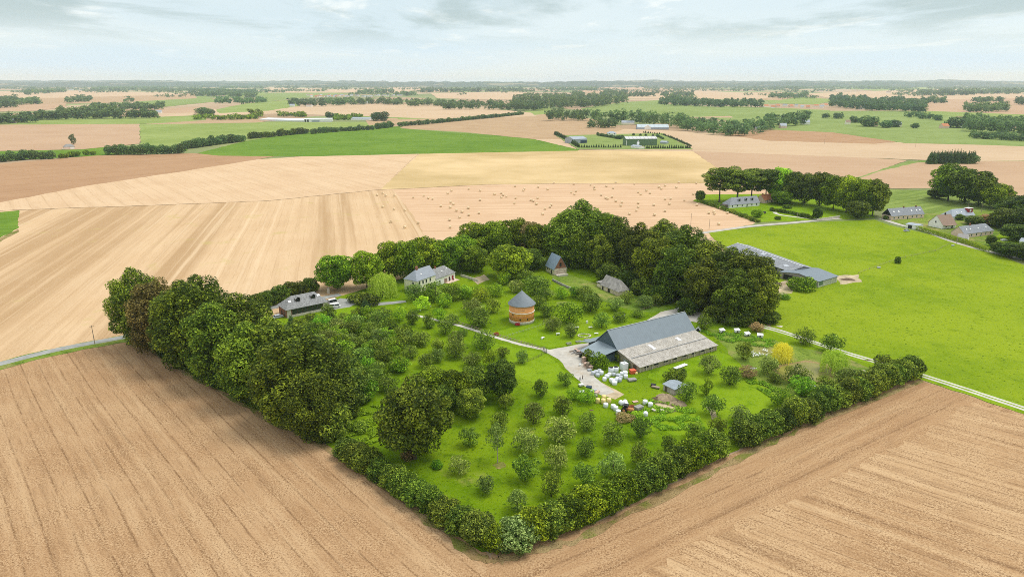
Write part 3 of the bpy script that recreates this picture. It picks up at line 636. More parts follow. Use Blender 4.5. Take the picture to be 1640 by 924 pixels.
sheet('bare_ground', [(755,447),(775,440),(785,448),(765,456)], EARTH, 0.105, amp=0.5)
for q in ((853,420,14),(880,470,12),(905,487,14),(920,455,8),(770,490,8),(1230,550,16),(800,745,9)):
    c = at(q[0],q[1]); r = q[2]/scale_at(c)*1.3
    sheet('dry_grass_patch', [(c.x+r*math.cos(a)*rnd.uniform(.6,1.1), c.y+r*0.9*math.sin(a)*rnd.uniform(.6,1.1)) for a in np.linspace(0,6.283,13)[:-1]], VERGE if q[0] == 800 else ROUGH, 0.104, amp=0.5, world=True)
def pond_mat():
    m, t = new_mat('pond_water'); p = t.obj(); n = t.noise(p, 0.25, 4)
    finish(t, t.mix(t.ramp(n, 0.3, 0.7), (0.17,0.17,0.022), (0.27,0.25,0.045)), 0.4, 0.4); return m
sheet('pond_bank', [(1236,594),(1248,584),(1290,577),(1326,583),(1340,597),(1332,608),(1300,616),(1262,612)], VERGE, 0.11, amp=0.6)
sheet('pond', [(1243,594),(1252,587),(1290,580),(1320,585),(1332,596),(1326,606),(1296,613),(1264,608)], pond_mat(), 0.12, amp=0.25)
# low hills on the horizon
def hill_mat():
    m, t = new_mat('wooded_hills'); p = t.obj(); n = t.noise(t.vscale(p, (0.0012,0.0012,0.004)), 1, 5, 0.65)
    finish(t, t.mix(t.ramp(n, 0.56, 0.64), (0.030,0.058,0.036), (0.22,0.20,0.12)), 0.95, 0.1); return m
HILL = hill_mat()
def hills(y0, depth, h, seed, x0=-16000, x1=16000):
    g = np.random.default_rng(seed); b = MB(); n = 420; xs = np.linspace(x0, x1, n); ph = g.random(8)*6.28
    hh = sum(np.sin(xs*f/9000+ph[i])*a for i, (f, a) in enumerate(((3,.30),(7,.25),(13,.2),(29,.12),(61,.10),(130,.07))))
    fine = g.normal(size=n)*0.05; prof = h*(0.72+0.30*hh+fine)
    rows = [(y0,0.0),(y0+depth*0.25,0.75),(y0+depth*0.5,1.0),(y0+depth,0.0)]
    for y, f in rows:
        for k in range(n): b.v.append((xs[k], y+300*math.sin(xs[k]/2100+seed), max(0.5,prof[k]*f)+0.0 if f else -1.0))
    for r in range(3): b.f += [(r*n+k, r*n+k+1, (r+1)*n+k+1, (r+1)*n+k) for k in range(n-1)]
    return tag(b.build('hills', HILL, None, None, True), None, None, None, 'structure')
hills(12500, 2600, 112, 3); hills(17500, 3500, 150, 5, -20000, 20000)

# the air: far things fade to blue
hz = MB(); hz.box(-26500, 26500, -2000, 22000, -2, 260)
hm, ht = new_mat('haze_air'); pvn = ht.new('ShaderNodeVolumePrincipled'); pvn.inputs['Color'].default_value = (0.74,0.90,1.0,1); pvn.inputs['Absorption Color'].default_value = (1,1,1,1); pvn.inputs['Density'].default_value = 5.0e-5; pvn.inputs['Anisotropy'].default_value = 0.1
ho = ht.new('ShaderNodeOutputMaterial'); ht.l.new(pvn.outputs[0], ho.inputs['Volume'])
tag(hz.build('haze', hm), None, None, None, 'stuff')

# ---------------- trees, hedges and bushes ----------------
def T(kind, lst, **kw):
    for q in lst:
        px, py, wpx, h = q[:4]; k2 = dict(kw)
        if len(q) > 4 and q[4]: k2['leaf'] = q[4]
        if len(q) > 5 and q[5]: k2['label'] = q[5]
        plant_px(kind, px, py, wpx, h, **k2)
# the tall beech belt on the left
G1 = 'tall beeches in the belt beside the tilled field'
T('beech', [
 (228,551,72,28,None,'dark beech at the far end of the field belt, above the asphalt lane'),
 (262,566,80,27,'bronze','bronze brown beech second from the lane end of the field belt'),
 (306,584,98,29,None,'tall green beech beside the bronze brown one, on the field edge'),
 (330,572,90,29,None,'tall beech behind the front trees of the field belt, near its middle'),
 (357,612,96,26,None,'beech on the field edge in the middle of the left belt'),
 (392,600,104,27,None,'broad yellowish beech on the orchard side of the left belt'),
 (408,640,96,24,None,'beech on the field edge between the middle and the near end of the belt'),
 (452,634,104,25,None,'leafy beech on the orchard side of the belt facing the apple trees'),
 (462,676,104,24,None,'dense beech on the field edge close to the near end of the belt'),
 (505,668,112,25,None,'largest beech of the near end of the belt, beside the long grass'),
 (505,700,86,19,None,'last beech at the near end of the belt, above the low hedge')], leaf='beech', name='beech_tree', cat='tree', group=G1)
T('shrub', [(545,668,72,11,'hedge','dull green bushy tree between the beech belt and the long grass'),(567,640,66,10,'apple','dull green leafy tree on the orchard side of the beech belt'),(530,700,64,10,'hedge','bushy tree below the last beech of the belt'),(556,612,56,8,'hedge','dark green bush among apple trees beside the beech belt'),(520,600,60,9,'apple','dull bush behind the beech belt where the orchard begins')], name='bushy_tree', cat='tree')
pts = [at(*q) for q in ((230,556),(300,598),(400,652),(515,712))]
for p in along(pts, 5.5):
    plant('shrub', p+Vector((rnd.uniform(0.8,2.0),rnd.uniform(0.8,2.0),0)), rnd.uniform(5.5,7.5), rnd.uniform(4,6.5), leaf='dark', name='hedge_shrub', label='dark shrub at the foot of the tall beeches along the tilled field', cat='shrub', group='dark shrubs under the beech belt')
# trees behind the houses
T('broad', [
 (541,463,62,16.5,'fresh','round bright broadleaf beside the slate longhouse and the stubble'),
 (588,462,52,18,'fresh','dark round broadleaf between the round bright tree and the weeping willow'),
 (628,448,50,19,'oak','broadleaf behind the weeping willow at the stubble edge'),
 (655,447,56,19,None,'dark broadleaf behind the left end of the white farmhouse'),
 (682,440,62,20,'oak','tall dark broadleaf behind the roof of the white farmhouse'),
 (713,438,56,18,None,'broadleaf behind the chimney of the white farmhouse'),
 (737,428,56,17,'fresh','light green broadleaf behind the low wing of the farmhouse'),
 (760,436,46,13.5,'fresh','small round light green tree right of the white farmhouse'),
 (762,415,62,20,'oak','tall round broadleaf at the stubble edge behind the small round tree'),
 (792,416,62,21,None,'dark green broadleaf in the back belt above the big round garden tree'),
 (815,446,72,17.5,'fresh','big round bright tree standing in the garden above the dovecote'),
 (826,412,54,22,'oak','bright green tree in the back belt left of the brownish one'),
 (848,414,46,21,'rust','brownish sparse tree in the back belt beside the great beech'),
 (862,420,52,21,'oak','green tree in the back belt touching the great beech'),
 (850,432,44,11,'apple','low bushy tree below the back belt near the steep roofed cottage')], name='broadleaf_tree', cat='tree', group='broadleaf trees behind the farmhouse')
G2 = 'dark beeches of the back belt'
T('beech', [
 (902,424,70,27,'beech','left part of the great dark beech clump above the cottage'),
 (930,418,84,32,'beech','tallest beech of the back belt, rising above the bale field'),
 (962,424,72,28,'oak','beech with yellowish green boughs right of the tallest beech'),
 (984,432,60,27,'beech','dark beech right of the tallest, above the small shed'),
 (925,428,54,22,'beech','dark beech behind the right side of the steep roofed cottage'),
 (962,436,50,19,'beech','dark beech directly behind the thatched shed'),
 (1022,442,70,26,'beech','beech with a light top at the left end of the right belt'),
 (1058,440,80,27,'beech','tall beech of the right belt in front of the bale field corner'),
 (1048,462,72,24,'oak','leafy beech on the orchard side of the right belt'),
 (1092,456,82,28,'beech','tall broad beech in the middle of the right belt'),
 (1085,478,76,24,'beech','dark beech low in the right belt above the parked white car'),
 (1130,476,82,25,'beech','beech in the right belt hiding the long grey shed'),
 (1128,496,72,22,'beech','dark beech of the right belt beside the gravel yard'),
 (1165,490,80,25,'beech','beech in the right belt close to the meadow'),
 (1198,498,78,26,'beech','last tall beech of the right belt beside the meadow'),
 (1178,510,70,20,'beech','low dark beech at the end of the right belt above the chalk track'),
 (1212,512,56,21,'beech','dark end of the right belt standing out into the meadow')], name='beech_tree', cat='tree', group=G2)
T('shrub', [(975,452,40,9),(1005,460,40,8),(1030,472,40,9),(1060,485,36,8),(1100,502,34,7),(1145,514,36,7),(1190,520,38,7),(1230,516,34,5)], leaf='dark', name='understory_shrub', label='dark shrub at the orchard side foot of the right beech belt', cat='shrub', group='shrubs under the right beech belt')
T('weeping', [(614,474,46,11.5,None,'weeping willow on the lawn behind the farmhouse driveway'),(1251,578,31,7.2,'gold','small golden weeping willow between chalk track and pond'),(1335,596,40,8.4,'willow','lime green weeping willow on the far bank of the pond')], name='weeping_willow', cat='tree')
T('conifer', [(468,529,20,7,'conifer','pointed dark conifer in front of the slate longhouse'),(586,503,24,7,'conifer','pointed dark conifer below the round clipped bushes by the driveway'),(530,515,26,5,'apple','small dark conical tree on the lawn right of the longhouse')], name='conifer', cat='tree')
T('bush', [(575,484,36,4.6,'dark','left of two dark clipped bushes by the driveway'),(592,488,38,5,'dark','right of two dark clipped bushes by the driveway')], name='clipped_bush', cat='bush')
for p in along([at(412,499),at(440,485),at(470,475),at(500,467),at(515,464)], 5.5):
    plant('shrub', p, rnd.uniform(7,9), rnd.uniform(6,8.5), leaf='dark', name='hedge_shrub', label='dark evergreen shrub in the row behind the slate longhouse', cat='shrub', group='evergreen row behind the longhouse')
# apple trees
GA = 'apple trees of the dense left orchard'; LA = 'low dark apple tree in the crowded orchard between longhouse, beech belt and lane'
dense = [(674,553,33),(701,564,26),(730,573,30),(756,585,30),(784,588,28),(683,587,30),(640,595,33),(618,582,28),(633,563,34),(657,573,28),(595,609,35),(623,627,37),(580,582,32),(553,582,30),(578,637,33),(540,598,32),(564,618,36),(649,540,30),(713,536,30),(592,567,30),(573,559,32),(607,553,32),(517,547,34),(497,539,30),(542,542,34),(564,536,30),(584,536,34),(623,535,34),(498,519,24),(526,511,26),(543,530,36),(567,525,36),(614,513,30),(640,513,22),(661,520,20),(626,534,30),(645,542,34),(686,525,22),(502,544,30),(519,553,36),(548,572,38),(581,584,38),(595,570,34),(614,584,30),(638,594,34),(660,519,20),(575,512,24),(596,520,28),(556,555,34),(532,565,34),(600,540,30),(516,530,30),(480,532,26),(560,600,34),(606,600,30),(536,620,34)]
dense += [(508,560,32),(531,556,30),(547,560,30),(566,575,32),(590,596,30),(575,618,32),(548,606,32),(532,580,34),(512,540,30),(552,520,28),(572,528,28),(590,512,24),(606,524,28),(618,546,28),(642,558,26),(560,590,30),(607,570,28),(586,552,28),(537,528,28),(655,553,24),(630,575,26),(603,618,28),(590,640,30),(565,655,30)]
for i, q in enumerate(dense):
    plant_px('apple', q[0], q[1], q[2]*rnd.uniform(0.88,1.12), rnd.uniform(4.4,6.8), leaf=('apple','hedge','apple','grey','fresh','apple','weed','hedge','oak')[i % 9], name='apple_tree', label=LA, cat='apple tree', group=GA)
T('apple', [(775,559,36,7.5,'hedge','dense round apple tree beside the white lane below the dovecote'),(742,538,16,3.2,'apple','very small apple tree at the white lane'),(805,573,22,4,'apple','small sparse apple tree right of the dense round one by the lane'),(837,582,21,5,'grey','lone young apple tree inside the wire fence corner by the yard'),(701,579,24,5,'grey','grey green narrow apple tree below the lane'),(688,526,18,4,'apple','open young apple tree above the lane'),(730,560,30,7,'grey','two lobed upright apple tree below the lane')], name='apple_tree', cat='apple tree', group='apple trees along the white lane')
T('apple', [(768,523,40,7.5,'apple','widest apple tree on the grass left of the dovecote'),(757,503,36,6.5,'grey','apple tree behind the widest one left of the dovecote'),(790,501,26,6.5,'hedge','dark apple tree close to the left side of the dovecote'),(726,519,22,4.5,'apple','small apple tree at the lane left of the dovecote lawn'),(705,514,24,6,'lime','yellow green young tree above the white lane'),(676,497,26,6.5,'lime','yellow green tree sheltering white geese below the farmhouse'),(686,486,24,7,'fresh','bright bushy tree in front of the farmhouse'),
 (697,480,40,8.5,'apple','largest dark bush in front of the white farmhouse'),(664,482,34,8,'apple','bushy tree below the left gable of the farmhouse'),(726,482,34,8,'hedge','bushy tree below the low wing of the farmhouse'),(745,478,34,6.5,'fresh','light bush below the farmhouse terrace'),(712,492,30,6,'fresh','bright bush below the largest dark bush'),(770,482,34,6,'oak','loose bush on the grass above the dovecote'),
 (807,456,24,6.5,'lime','yellow green tree below the big round garden tree'),(838,452,34,7,'apple','apple tree below the cottage side of the garden'),(861,472,44,9,'apple','tall broad apple tree right above the dovecote roof'),(826,468,28,6,'grey','grey green apple tree above the dovecote roof'),(793,475,28,6.5,'fresh','leafy tree left above the dovecote roof'),(847,462,28,6,'oak','bright apple tree left of the tall broad one'),
 (862,496,26,6.5,'hedge','dark apple tree touching the right side of the dovecote'),(877,508,28,6,'hedge','dark apple tree right of the dovecote'),(885,530,32,5.5,'grey','pale apple tree at the lawn right of the dovecote'),(914,540,25,6,'grey','pale apple tree above the picnic tables'),(900,478,24,5.5,'weed','young bright tree on the dry grass below the cottage'),(872,480,26,6,'apple','apple tree below the cottage, left of the dry grass'),(921,476,24,5,'weed','bright young tree beside the stone wall below the cottage')], name='apple_tree', cat='apple tree', group='apple trees round the dovecote')
for q in [(912,518,46,9,'oak','largest of the apple trees between dovecote and metal barn'),(946,499,40,8,'apple','broad apple tree below the thatched shed'),(935,480,30,6.5,'apple','apple tree left below the thatched shed'),(963,525,28,6.5,'apple','apple tree on the lawn behind the metal barn'),(992,516,24,4.5,'hedge','small dark apple tree behind the metal barn'),(985,498,28,6,'grey','greyish apple tree right below the thatched shed'),(1005,486,24,5.5,'apple','apple tree at the right corner of the thatched shed'),(1031,492,30,5.5,'grey','round apple tree between the shed and the parked car'),(1052,489,24,5.5,'hedge','dark apple tree near the right beech belt'),(1022,508,22,3.4,'hedge','low flat apple tree on the lawn above the barn ridge'),(1040,478,26,6,'hedge','dark bushy apple tree under the right belt')]:
    T('apple', [q], name='apple_tree', cat='apple tree', group='apple trees behind the metal barn')
front = [
 (810,655,27,5,'hedge','apple tree right of the tall oak clump on the sloping lawn'),(854,679,34,7,'grey','two topped pale apple tree below the yard lawn'),(800,690,31,6,'apple','apple tree directly above the bare stemmed tree'),(752,714,32,5.5,'apple','round apple tree right of the big oak'),(736,758,31,5,'grey','small pale apple tree right below the big oak'),
 (844,724,44,7,'grey','round greyish apple tree right of the bare stemmed tree'),(841,770,44,7,'hedge','dense apple tree with pale tips near the front hedge'),(889,752,40,7,'grey','round grey green apple tree left of the front hedge bend'),(895,709,52,7.5,'grey','widest apple tree on the sloping front lawn'),(901,663,32,6,'apple','dark apple tree below the yellow wrapped bales'),(940,690,31,5.5,'apple','flat topped apple tree on a visible stem in the front lawn'),(937,731,30,5.5,'apple','small apple tree in the middle of the front lawn right half'),
 (778,790,31,4.5,'grey','smallest round apple tree near the front corner of the lawn'),(829,818,34,5.5,'grey','blue green round bush just inside the front corner hedge'),(883,795,37,7,'hedge','bright leaved apple tree touching the front hedge'),(937,779,38,6.5,'apple','apple tree with a brown twig top at the front hedge'),(981,711,36,6.5,'apple','leaning apple tree left of the scrap heap lawn'),(981,764,42,7,'grey','large pale apple tree against the front hedge'),(1025,701,32,6,'apple','apple tree below the tractor on the lawn'),(1025,745,32,6.5,'apple','greyish apple tree half hidden by the front hedge'),
 (1069,723,24,5,'hedge','dark little tree behind the front hedge middle'),(1111,702,30,5,'hedge','dark spreading little tree behind the front hedge right of the middle'),(1148,692,28,4.5,'hedge','small flat dark tree behind the front hedge'),(1184,678,34,5.5,'grey','round pale apple tree near the front hedge gap'),(1140,664,36,6.5,'apple','round dark apple tree right of the soil heap'),(1099,643,34,6.5,'apple','round apple tree in front of the small tin shed'),(866,635,26,6,'hedge','dark apple tree left of the yard road'),(905,618,26,5,'apple','sparse apple tree beside the yard road people'),(940,644,30,4.5,'lime','light leafed tree beside the yellow wrapped bales'),(920,640,22,4,'weed','low bright bush beside the dumped boards')]
T('apple', front, name='apple_tree', cat='apple tree', group='apple trees of the open front lawn')
east = [(1134,599,33,7,'grey','grey green apple tree at the front corner of the tin roofed lean-to'),(1168,616,33,6.5,'apple','dark round apple tree on the bright grass right of the barn'),(1190,576,26,7,'hedge','dark tall apple tree beside the white geese'),(1229,599,32,6.5,'grey','round apple tree left of the pond'),(1277,615,36,6.5,'hedge','two topped dark tree in front of the pond'),(1287,551,29,6.5,'hedge','dark tree on the chalk track above the golden willow'),(1330,563,34,7,'hedge','dark tree on the chalk track above the lime green willow'),(1358,618,36,6.5,'grey','broad grey tree right of the pond'),(1321,628,29,5.5,'hedge','small dark tree between pond and right hedge'),(1415,596,30,6.5,'hedge','dark tree on the chalk track near the hedge end'),(1197,604,28,4,'rust','rusty reddish shrub left of the pond ditch'),(1256,652,38,6,'fresh','bright bush inside the right hedge'),(1283,634,38,6.5,'weed','lime tipped bush between pond and right hedge'),(1129,528,28,6.5,'hedge','dark round tree at the far end of the metal barn'),(1172,522,24,4.5,'hedge','small tree on the chalk track after the gravel yard'),(1211,531,25,4,'rust','dull reddish tree on the chalk track below the belt end'),(1240,612,26,3.5,'hedge','low bush in the ditch left of the pond'),(1300,640,30,4,'fresh','low bright bush at the right hedge')]
T('apple', east, name='apple_tree', cat='tree', group='trees round the pond')
T('column', [(1131,633,14,6.2,'oak','slim upright tree right of the tin shed'),(1093,610,9,4.8,'dark','very slim dark upright bush behind the tin shed')], name='upright_tree', cat='tree')
T('open', [(797,741,34,11,'grey','nearly bare pale stemmed tree in the open front lawn')], name='bare_stemmed_tree', cat='tree', bark=M['pale_bark'])
T('oak', [(664,734,116,21.5,'beech','big spreading oak standing alone above the front left hedge')], name='oak_tree', cat='tree')
T('broad', [(692,645,62,11.5,'oak','left tree of the dense clump behind the big oak'),(728,650,58,12,'oak','middle tree of the dense clump behind the big oak'),(760,640,54,11,'hedge','dark tree in the dense clump behind the big oak'),(802,638,54,12.5,'dark','right and darkest tree of the dense clump behind the big oak'),(755,668,46,9,'hedge','lower front tree of the dense clump behind the big oak'),(715,660,40,9,'apple','low tree between the big oak and the clump')], name='broadleaf_tree', cat='tree', group='clump behind the big oak')
T('bush', [(1080,612,34,4.6,'hedge','dull bush behind the tin shed'),(943,578,24,4.5,'oak','left yellowish bush at the blue end of the metal barn'),(961,588,30,5.2,'oak','right yellowish bush at the blue end of the metal barn'),(992,578,18,4,'hedge','narrow bush at the corner between barn and lean-to'),(1008,588,10,2.6,'hedge','small dark shrub beside the white silo tank'),(1020,668,24,1.6,'weed','weedy bush below the scrap heap'),(655,734,26,3.5,'rust','brownish bush below the big oak'),(575,690,30,3,'hedge','low dark bush in the long grass by the belt'),(700,748,20,2,'weed','low weeds under the big oak'),(1000,672,30,2,'rust','rusty weedy bush below the tractor'),(1285,464,42,6.5,'fresh','big round bush in front of the long grey shed'),(1255,478,20,2.2,'weed','weedy bush beside the earth yard of the long shed'),(1437,422,9,4,'dark','small lone dark bush out in the meadow')], name='bush', cat='bush')
T('bush', [(829,521,9,1.2,'red','red flowering bush left of the dovecote foot'),(795,537,9,1.3,'red','red flowering bush beside the white lane')], name='flowering_bush', cat='bush')
# long grass and ditch plants
for k, (pl, lab) in enumerate((([(560,660),(600,650),(640,655),(640,690),(590,715),(545,700)],'long dark waving grass between beech belt and big oak'),([(1190,600),(1215,608),(1250,625),(1280,645),(1262,655),(1230,635),(1195,612)],'tall weeds along the ditch left of the pond'),([(1115,530),(1180,533),(1250,548),(1240,560),(1160,548)],'rough weeds round the white hutches'),([(1040,640),(1110,650),(1130,690),(1060,690),(1020,670)],'rough weeds round the soil heap'))):
    g = np.random.default_rng(60+k); c = np.array([at(*q)[:2] for q in pl]); lo, hi = c.min(0), c.max(0); P = lo+(hi-lo)*g.random((9000,2))
    ins = np.zeros(len(P), bool); j = len(c)-1
    for i in range(len(c)):
        cond = ((c[i,1] > P[:,1]) != (c[j,1] > P[:,1])) & (P[:,0] < (c[j,0]-c[i,0])*(P[:,1]-c[i,1])/(c[j,1]-c[i,1]+1e-9)+c[i,0]); ins ^= cond; j = i
    P = P[ins]; clump = np.sin(P[:,0]*0.9+np.sin(P[:,1]*0.5)*2)+np.sin(P[:,1]*1.1+1.3*k); P = P[clump > -0.5+0.6*g.random(len(P))]
    h = 0.25+0.65*g.random(len(P)); P3 = np.c_[P, h*0.6+0.08]; nr = unit(np.c_[g.normal(size=(len(P),2)), 0.9+g.random(len(P))]); A, B = frames(g, nr, h*0.55, 0.5)
    tag(link('long_grass', quads_mesh('long_grass', P3, A, B, 0.2+0.5*g.random(len(P)), LEAF['weed'] if k else LEAF['fresh'])), lab, 'grass', None, 'stuff')
# the hedge round the orchard
GH = 'shrubs of the orchard hedge along the tilled field'
LH = at(545,735), at(640,798), at(770,880); RH = at(862,868), at(965,830), at(1165,728)
for p in along(list(LH), 5.0): plant('shrub', p+Vector((rnd.uniform(.8,1.6),rnd.uniform(1.0,1.8),0)), rnd.uniform(6.6,8.6), rnd.uniform(4.8,6.2), leaf=rnd.choice(['hedge','hedge','oak','hedge','apple']), name='hedge_shrub', label='leafy shrub of the field hedge between the beech belt and the front corner', cat='hedge shrub', group=GH)
for p in along(list(RH), 5.0): plant('shrub', p+Vector((rnd.uniform(-1.6,-.8),rnd.uniform(1.2,2.0),0)), rnd.uniform(7.4,9.2), rnd.uniform(6.2,7.8), leaf=rnd.choice(['hedge','hedge','oak','hedge']), name='hedge_shrub', label='leafy shrub of the right hedge between the front corner and the gap', cat='hedge shrub', group=GH)
for p in along([at(1205,715), at(1300,674), at(1470,604)], 5.2): plant('shrub', p+Vector((rnd.uniform(-1.6,-.8),rnd.uniform(1.2,2.0),0)), rnd.uniform(7.6,9.6), rnd.uniform(6.2,8.2), leaf=rnd.choice(['hedge','hedge','dark','hedge']), name='hedge_shrub', label='leafy shrub of the right hedge between the gap and the chalk track', cat='hedge shrub', group=GH)
plant('shrub', at(826,882)+Vector((0,1.5,0)), 9.5, 6.2, leaf='pale', name='flowering_shrub', label='pale flowering shrub at the front corner of the orchard hedge', cat='shrub')
plant('shrub', at(793,884)+Vector((0,1.5,0)), 6.5, 5.0, leaf='oak', name='hedge_shrub', label='yellowish shrub left of the pale flowering one at the front corner', cat='hedge shrub')
plant('shrub', at(1462,602), 7.5, 6.5, leaf='dark', name='hedge_shrub', label='dark last shrub of the right hedge beside the chalk track', cat='hedge shrub')
# hamlet trees
T('tall', [(1152,324,52,29,'beech','leftmost tall tree with bare stems behind the slate house'),(1180,324,50,28,'beech','second tall tree with bare stems behind the slate house'),(1203,322,50,27,'beech','third tall tree behind the slate house'),(1226,322,44,27,'dark','dark tall tree behind the orange roofed cottage')], name='tall_tree', cat='tree', group='tall trees behind the slate house')
for q in [(1246,322,38,27,'lime','lime green poplar among the dark hamlet trees'),(1266,324,42,25,'dark','dark tree right of the lime green poplar'),(1287,328,44,25,'dark','broad dark tree in the middle of the hamlet grove'),(1312,330,36,27,'dark','tall dark tree right of the gap in the hamlet grove'),(1334,336,42,26,'oak','green tree of the hamlet grove above the long garden'),(1355,340,42,27,'fresh','lighter green tree of the hamlet grove near its right end'),(1377,345,42,26,'oak','leafy tree near the right end of the hamlet grove'),(1397,346,40,27,'beech','last tree at the right end of the hamlet grove'),(1372,350,34,13,'dark','low tree at the foot of the hamlet grove'),
 (1252,328,32,11,'oak','round tree in front of the orange roofed cottage'),(1121,323,16,9,'dark','lone small round tree at the bale field corner'),(1212,348,18,6,'lime','young lime green tree on the slate house lawn'),(1308,352,14,9,'dark','dark tree beside the garden wall at the lane'),
 (1518,322,48,31,'beech','tall tree at the left of the clump above the maize'),(1545,326,60,28,'dark','wide dark tree of the clump above the maize'),(1567,330,44,24,'dark','dark tree right in the clump above the maize'),(1592,334,40,19,'oak','spreading tree in front of the orange roof'),(1500,318,26,8,'dark','low bushy tree at the left foot of the clump above the maize'),
 (1612,366,44,13,'dark','dark round tree behind the right hand houses'),(1632,352,50,17,'dark','largest dark tree at the right edge above the houses'),(1650,372,52,16,'dark','dark tree cut by the right edge above the houses'),(1628,385,40,10,'dark','dark tree low at the right edge behind the gardens'),(1612,345,30,10,'dark','dark tree behind the house with the red dormer'),(1560,360,26,6,'dark','round bush between brown roof and red dormer house'),(1580,360,24,7,'rust','brownish tree right of the red dormer house'),(1596,362,24,7,'dark','dark bushy tree right of the brownish one'),(1586,394,13,6.5,'dark','small round tree in front of the pink walled house'),(1616,412,32,8,'dark','dark tree beside the lane at the right edge'),(1640,416,40,9,'dark','dark tree at the right edge below the lane'),(1600,407,24,7,'dark','dark bushy tree at the end of the clipped hedge'),(1535,352,16,4,'hedge','shrub left of the red dormer house'),(1418,352,8,3,'hedge','shrub at the black gable of the long house')]:
    T('broad', [q], name='broadleaf_tree', cat='tree', group='hamlet trees')
T('bush', [(1246,352,10,2.6,'dark','small round bush on the slate house lawn'),(1260,334,14,3,'dark','bush beside the slate house drive')], name='bush', cat='bush')
def row(px, step, kind, w, h, leaf, name, label, cat, group, back=0):
    for p in along([at(*q) for q in px], step): plant(kind, p+Vector((rnd.gauss(0,w*0.07), rnd.gauss(0,w*0.07)+back, 0)), w*rnd.uniform(0.8,1.2), h*rnd.uniform(0.8,1.2), leaf=leaf, name=name, label=label, cat=cat, group=group)
row([(1212,356),(1170,340),(1125,325)], 4.5, 'bush', 5, 2.6, 'hedge', 'hedge_shrub', 'low shrub between bale field and the slate house lawn', 'hedge shrub', 'low hedge of the slate house lawn')
row([(1236,338),(1260,342),(1305,352)], 3.6, 'bush', 4.5, 2.8, 'dark', 'hedge_shrub', 'dark low shrub along the drive of the slate house', 'hedge shrub', 'dark hedge of the slate house drive')
row([(1180,403),(1212,425),(1240,438)], 5, 'bush', 4, 2.2, 'hedge', 'hedge_shrub', 'shrub behind the long grey shed', 'hedge shrub', 'shrubs of the long shed')
# hedgerows and woods between the fields
GR = 'hedgerow trees across the fields'
row([(-80,266),(0,260),(42,256),(82,255)], 9, 'far', 13, 11, 'far', 'hedgerow_tree', 'rounded hedgerow tree below the pink field at the left edge', 'tree', GR)
row([(100,254),(125,250),(156,248)], 8, 'far', 9, 7, 'oak', 'hedgerow_tree', 'low bushy hedgerow tree below the ruined house', 'tree', GR)
row([(176,248),(235,248),(292,246)], 8.5, 'far', 14, 13, 'far', 'hedgerow_tree', 'dense dark hedgerow tree left of the field road end', 'tree', GR)
row([(298,239),(340,233),(388,227)], 9, 'far', 14, 13, 'far', 'hedgerow_tree', 'dark hedgerow tree above the bright green field, left stretch', 'tree', GR)
row([(400,223),(450,218),(494,214)], 10, 'far', 13, 11, 'dark', 'hedgerow_tree', 'dark hedgerow tree above the bright green field, middle stretch', 'tree', GR)
row([(500,215),(545,211),(602,208)], 10, 'far', 12, 10, 'far', 'hedgerow_tree', 'dark hedgerow tree above the bright green field, right stretch', 'tree', GR)
row([(604,207),(628,204)], 9, 'far', 13, 12, 'far', 'hedgerow_tree', 'hedgerow tree at the right end of the green field hedge', 'tree', GR)
row([(640,203),(680,200),(720,196),(770,191),(838,184)], 13, 'far', 13, 10, 'far', 'hedgerow_tree', 'hedgerow tree on the long hedge running up to the big wood', 'tree', GR)
for k, (px, py, w, h, lab) in enumerate(((602,194,17,22,'left of two round trees beside the grey sheds'),(614,194,18,24,'right of two round trees beside the grey sheds'),(528,190,14,18,'round tree at the right end of the white sheds'),(326,184,22,22,'large round tree at the brown strip left of the long hedge'),(336,185,16,18,'smaller round tree beside the large one at the brown strip'),(1391,203,26,24,'large dark round tree in the far green pastures'),(1418,205,18,16,'left dark tree of a pair right of the large round one'),(1432,204,18,16,'right dark tree of a pair right of the large round one'),(1465,206,11,11,'small lone tree in the far green pasture'),(1530,205,26,23,'large round tree left of the right hand wood'),(1366,197,13,16,'tree left of the large dark round one'),(1375,197,9,11,'smaller tree left of the large dark round one'),(118,232,7,17,'slim poplar behind the ruined house'))):
    plant_px('far' if k < 12 else 'column', px, py, w, h, leaf='far', name='field_tree', label=lab, cat='tree', group='lone trees across the fields')
def woodrow(lst):
    for k, q in enumerate(lst):
        fr, dy, h, lab = q[:4]; lf = q[4] if len(q) > 4 else 'far'; tw = q[5] if len(q) > 5 else (8.5 if fr[0][1] > 185 else 6.5)
        wood_px(fr, dy, h, lab, lf, tw, 3000+k*7+int(fr[0][0]), n=126 if fr[0][1] > 165 else 77)
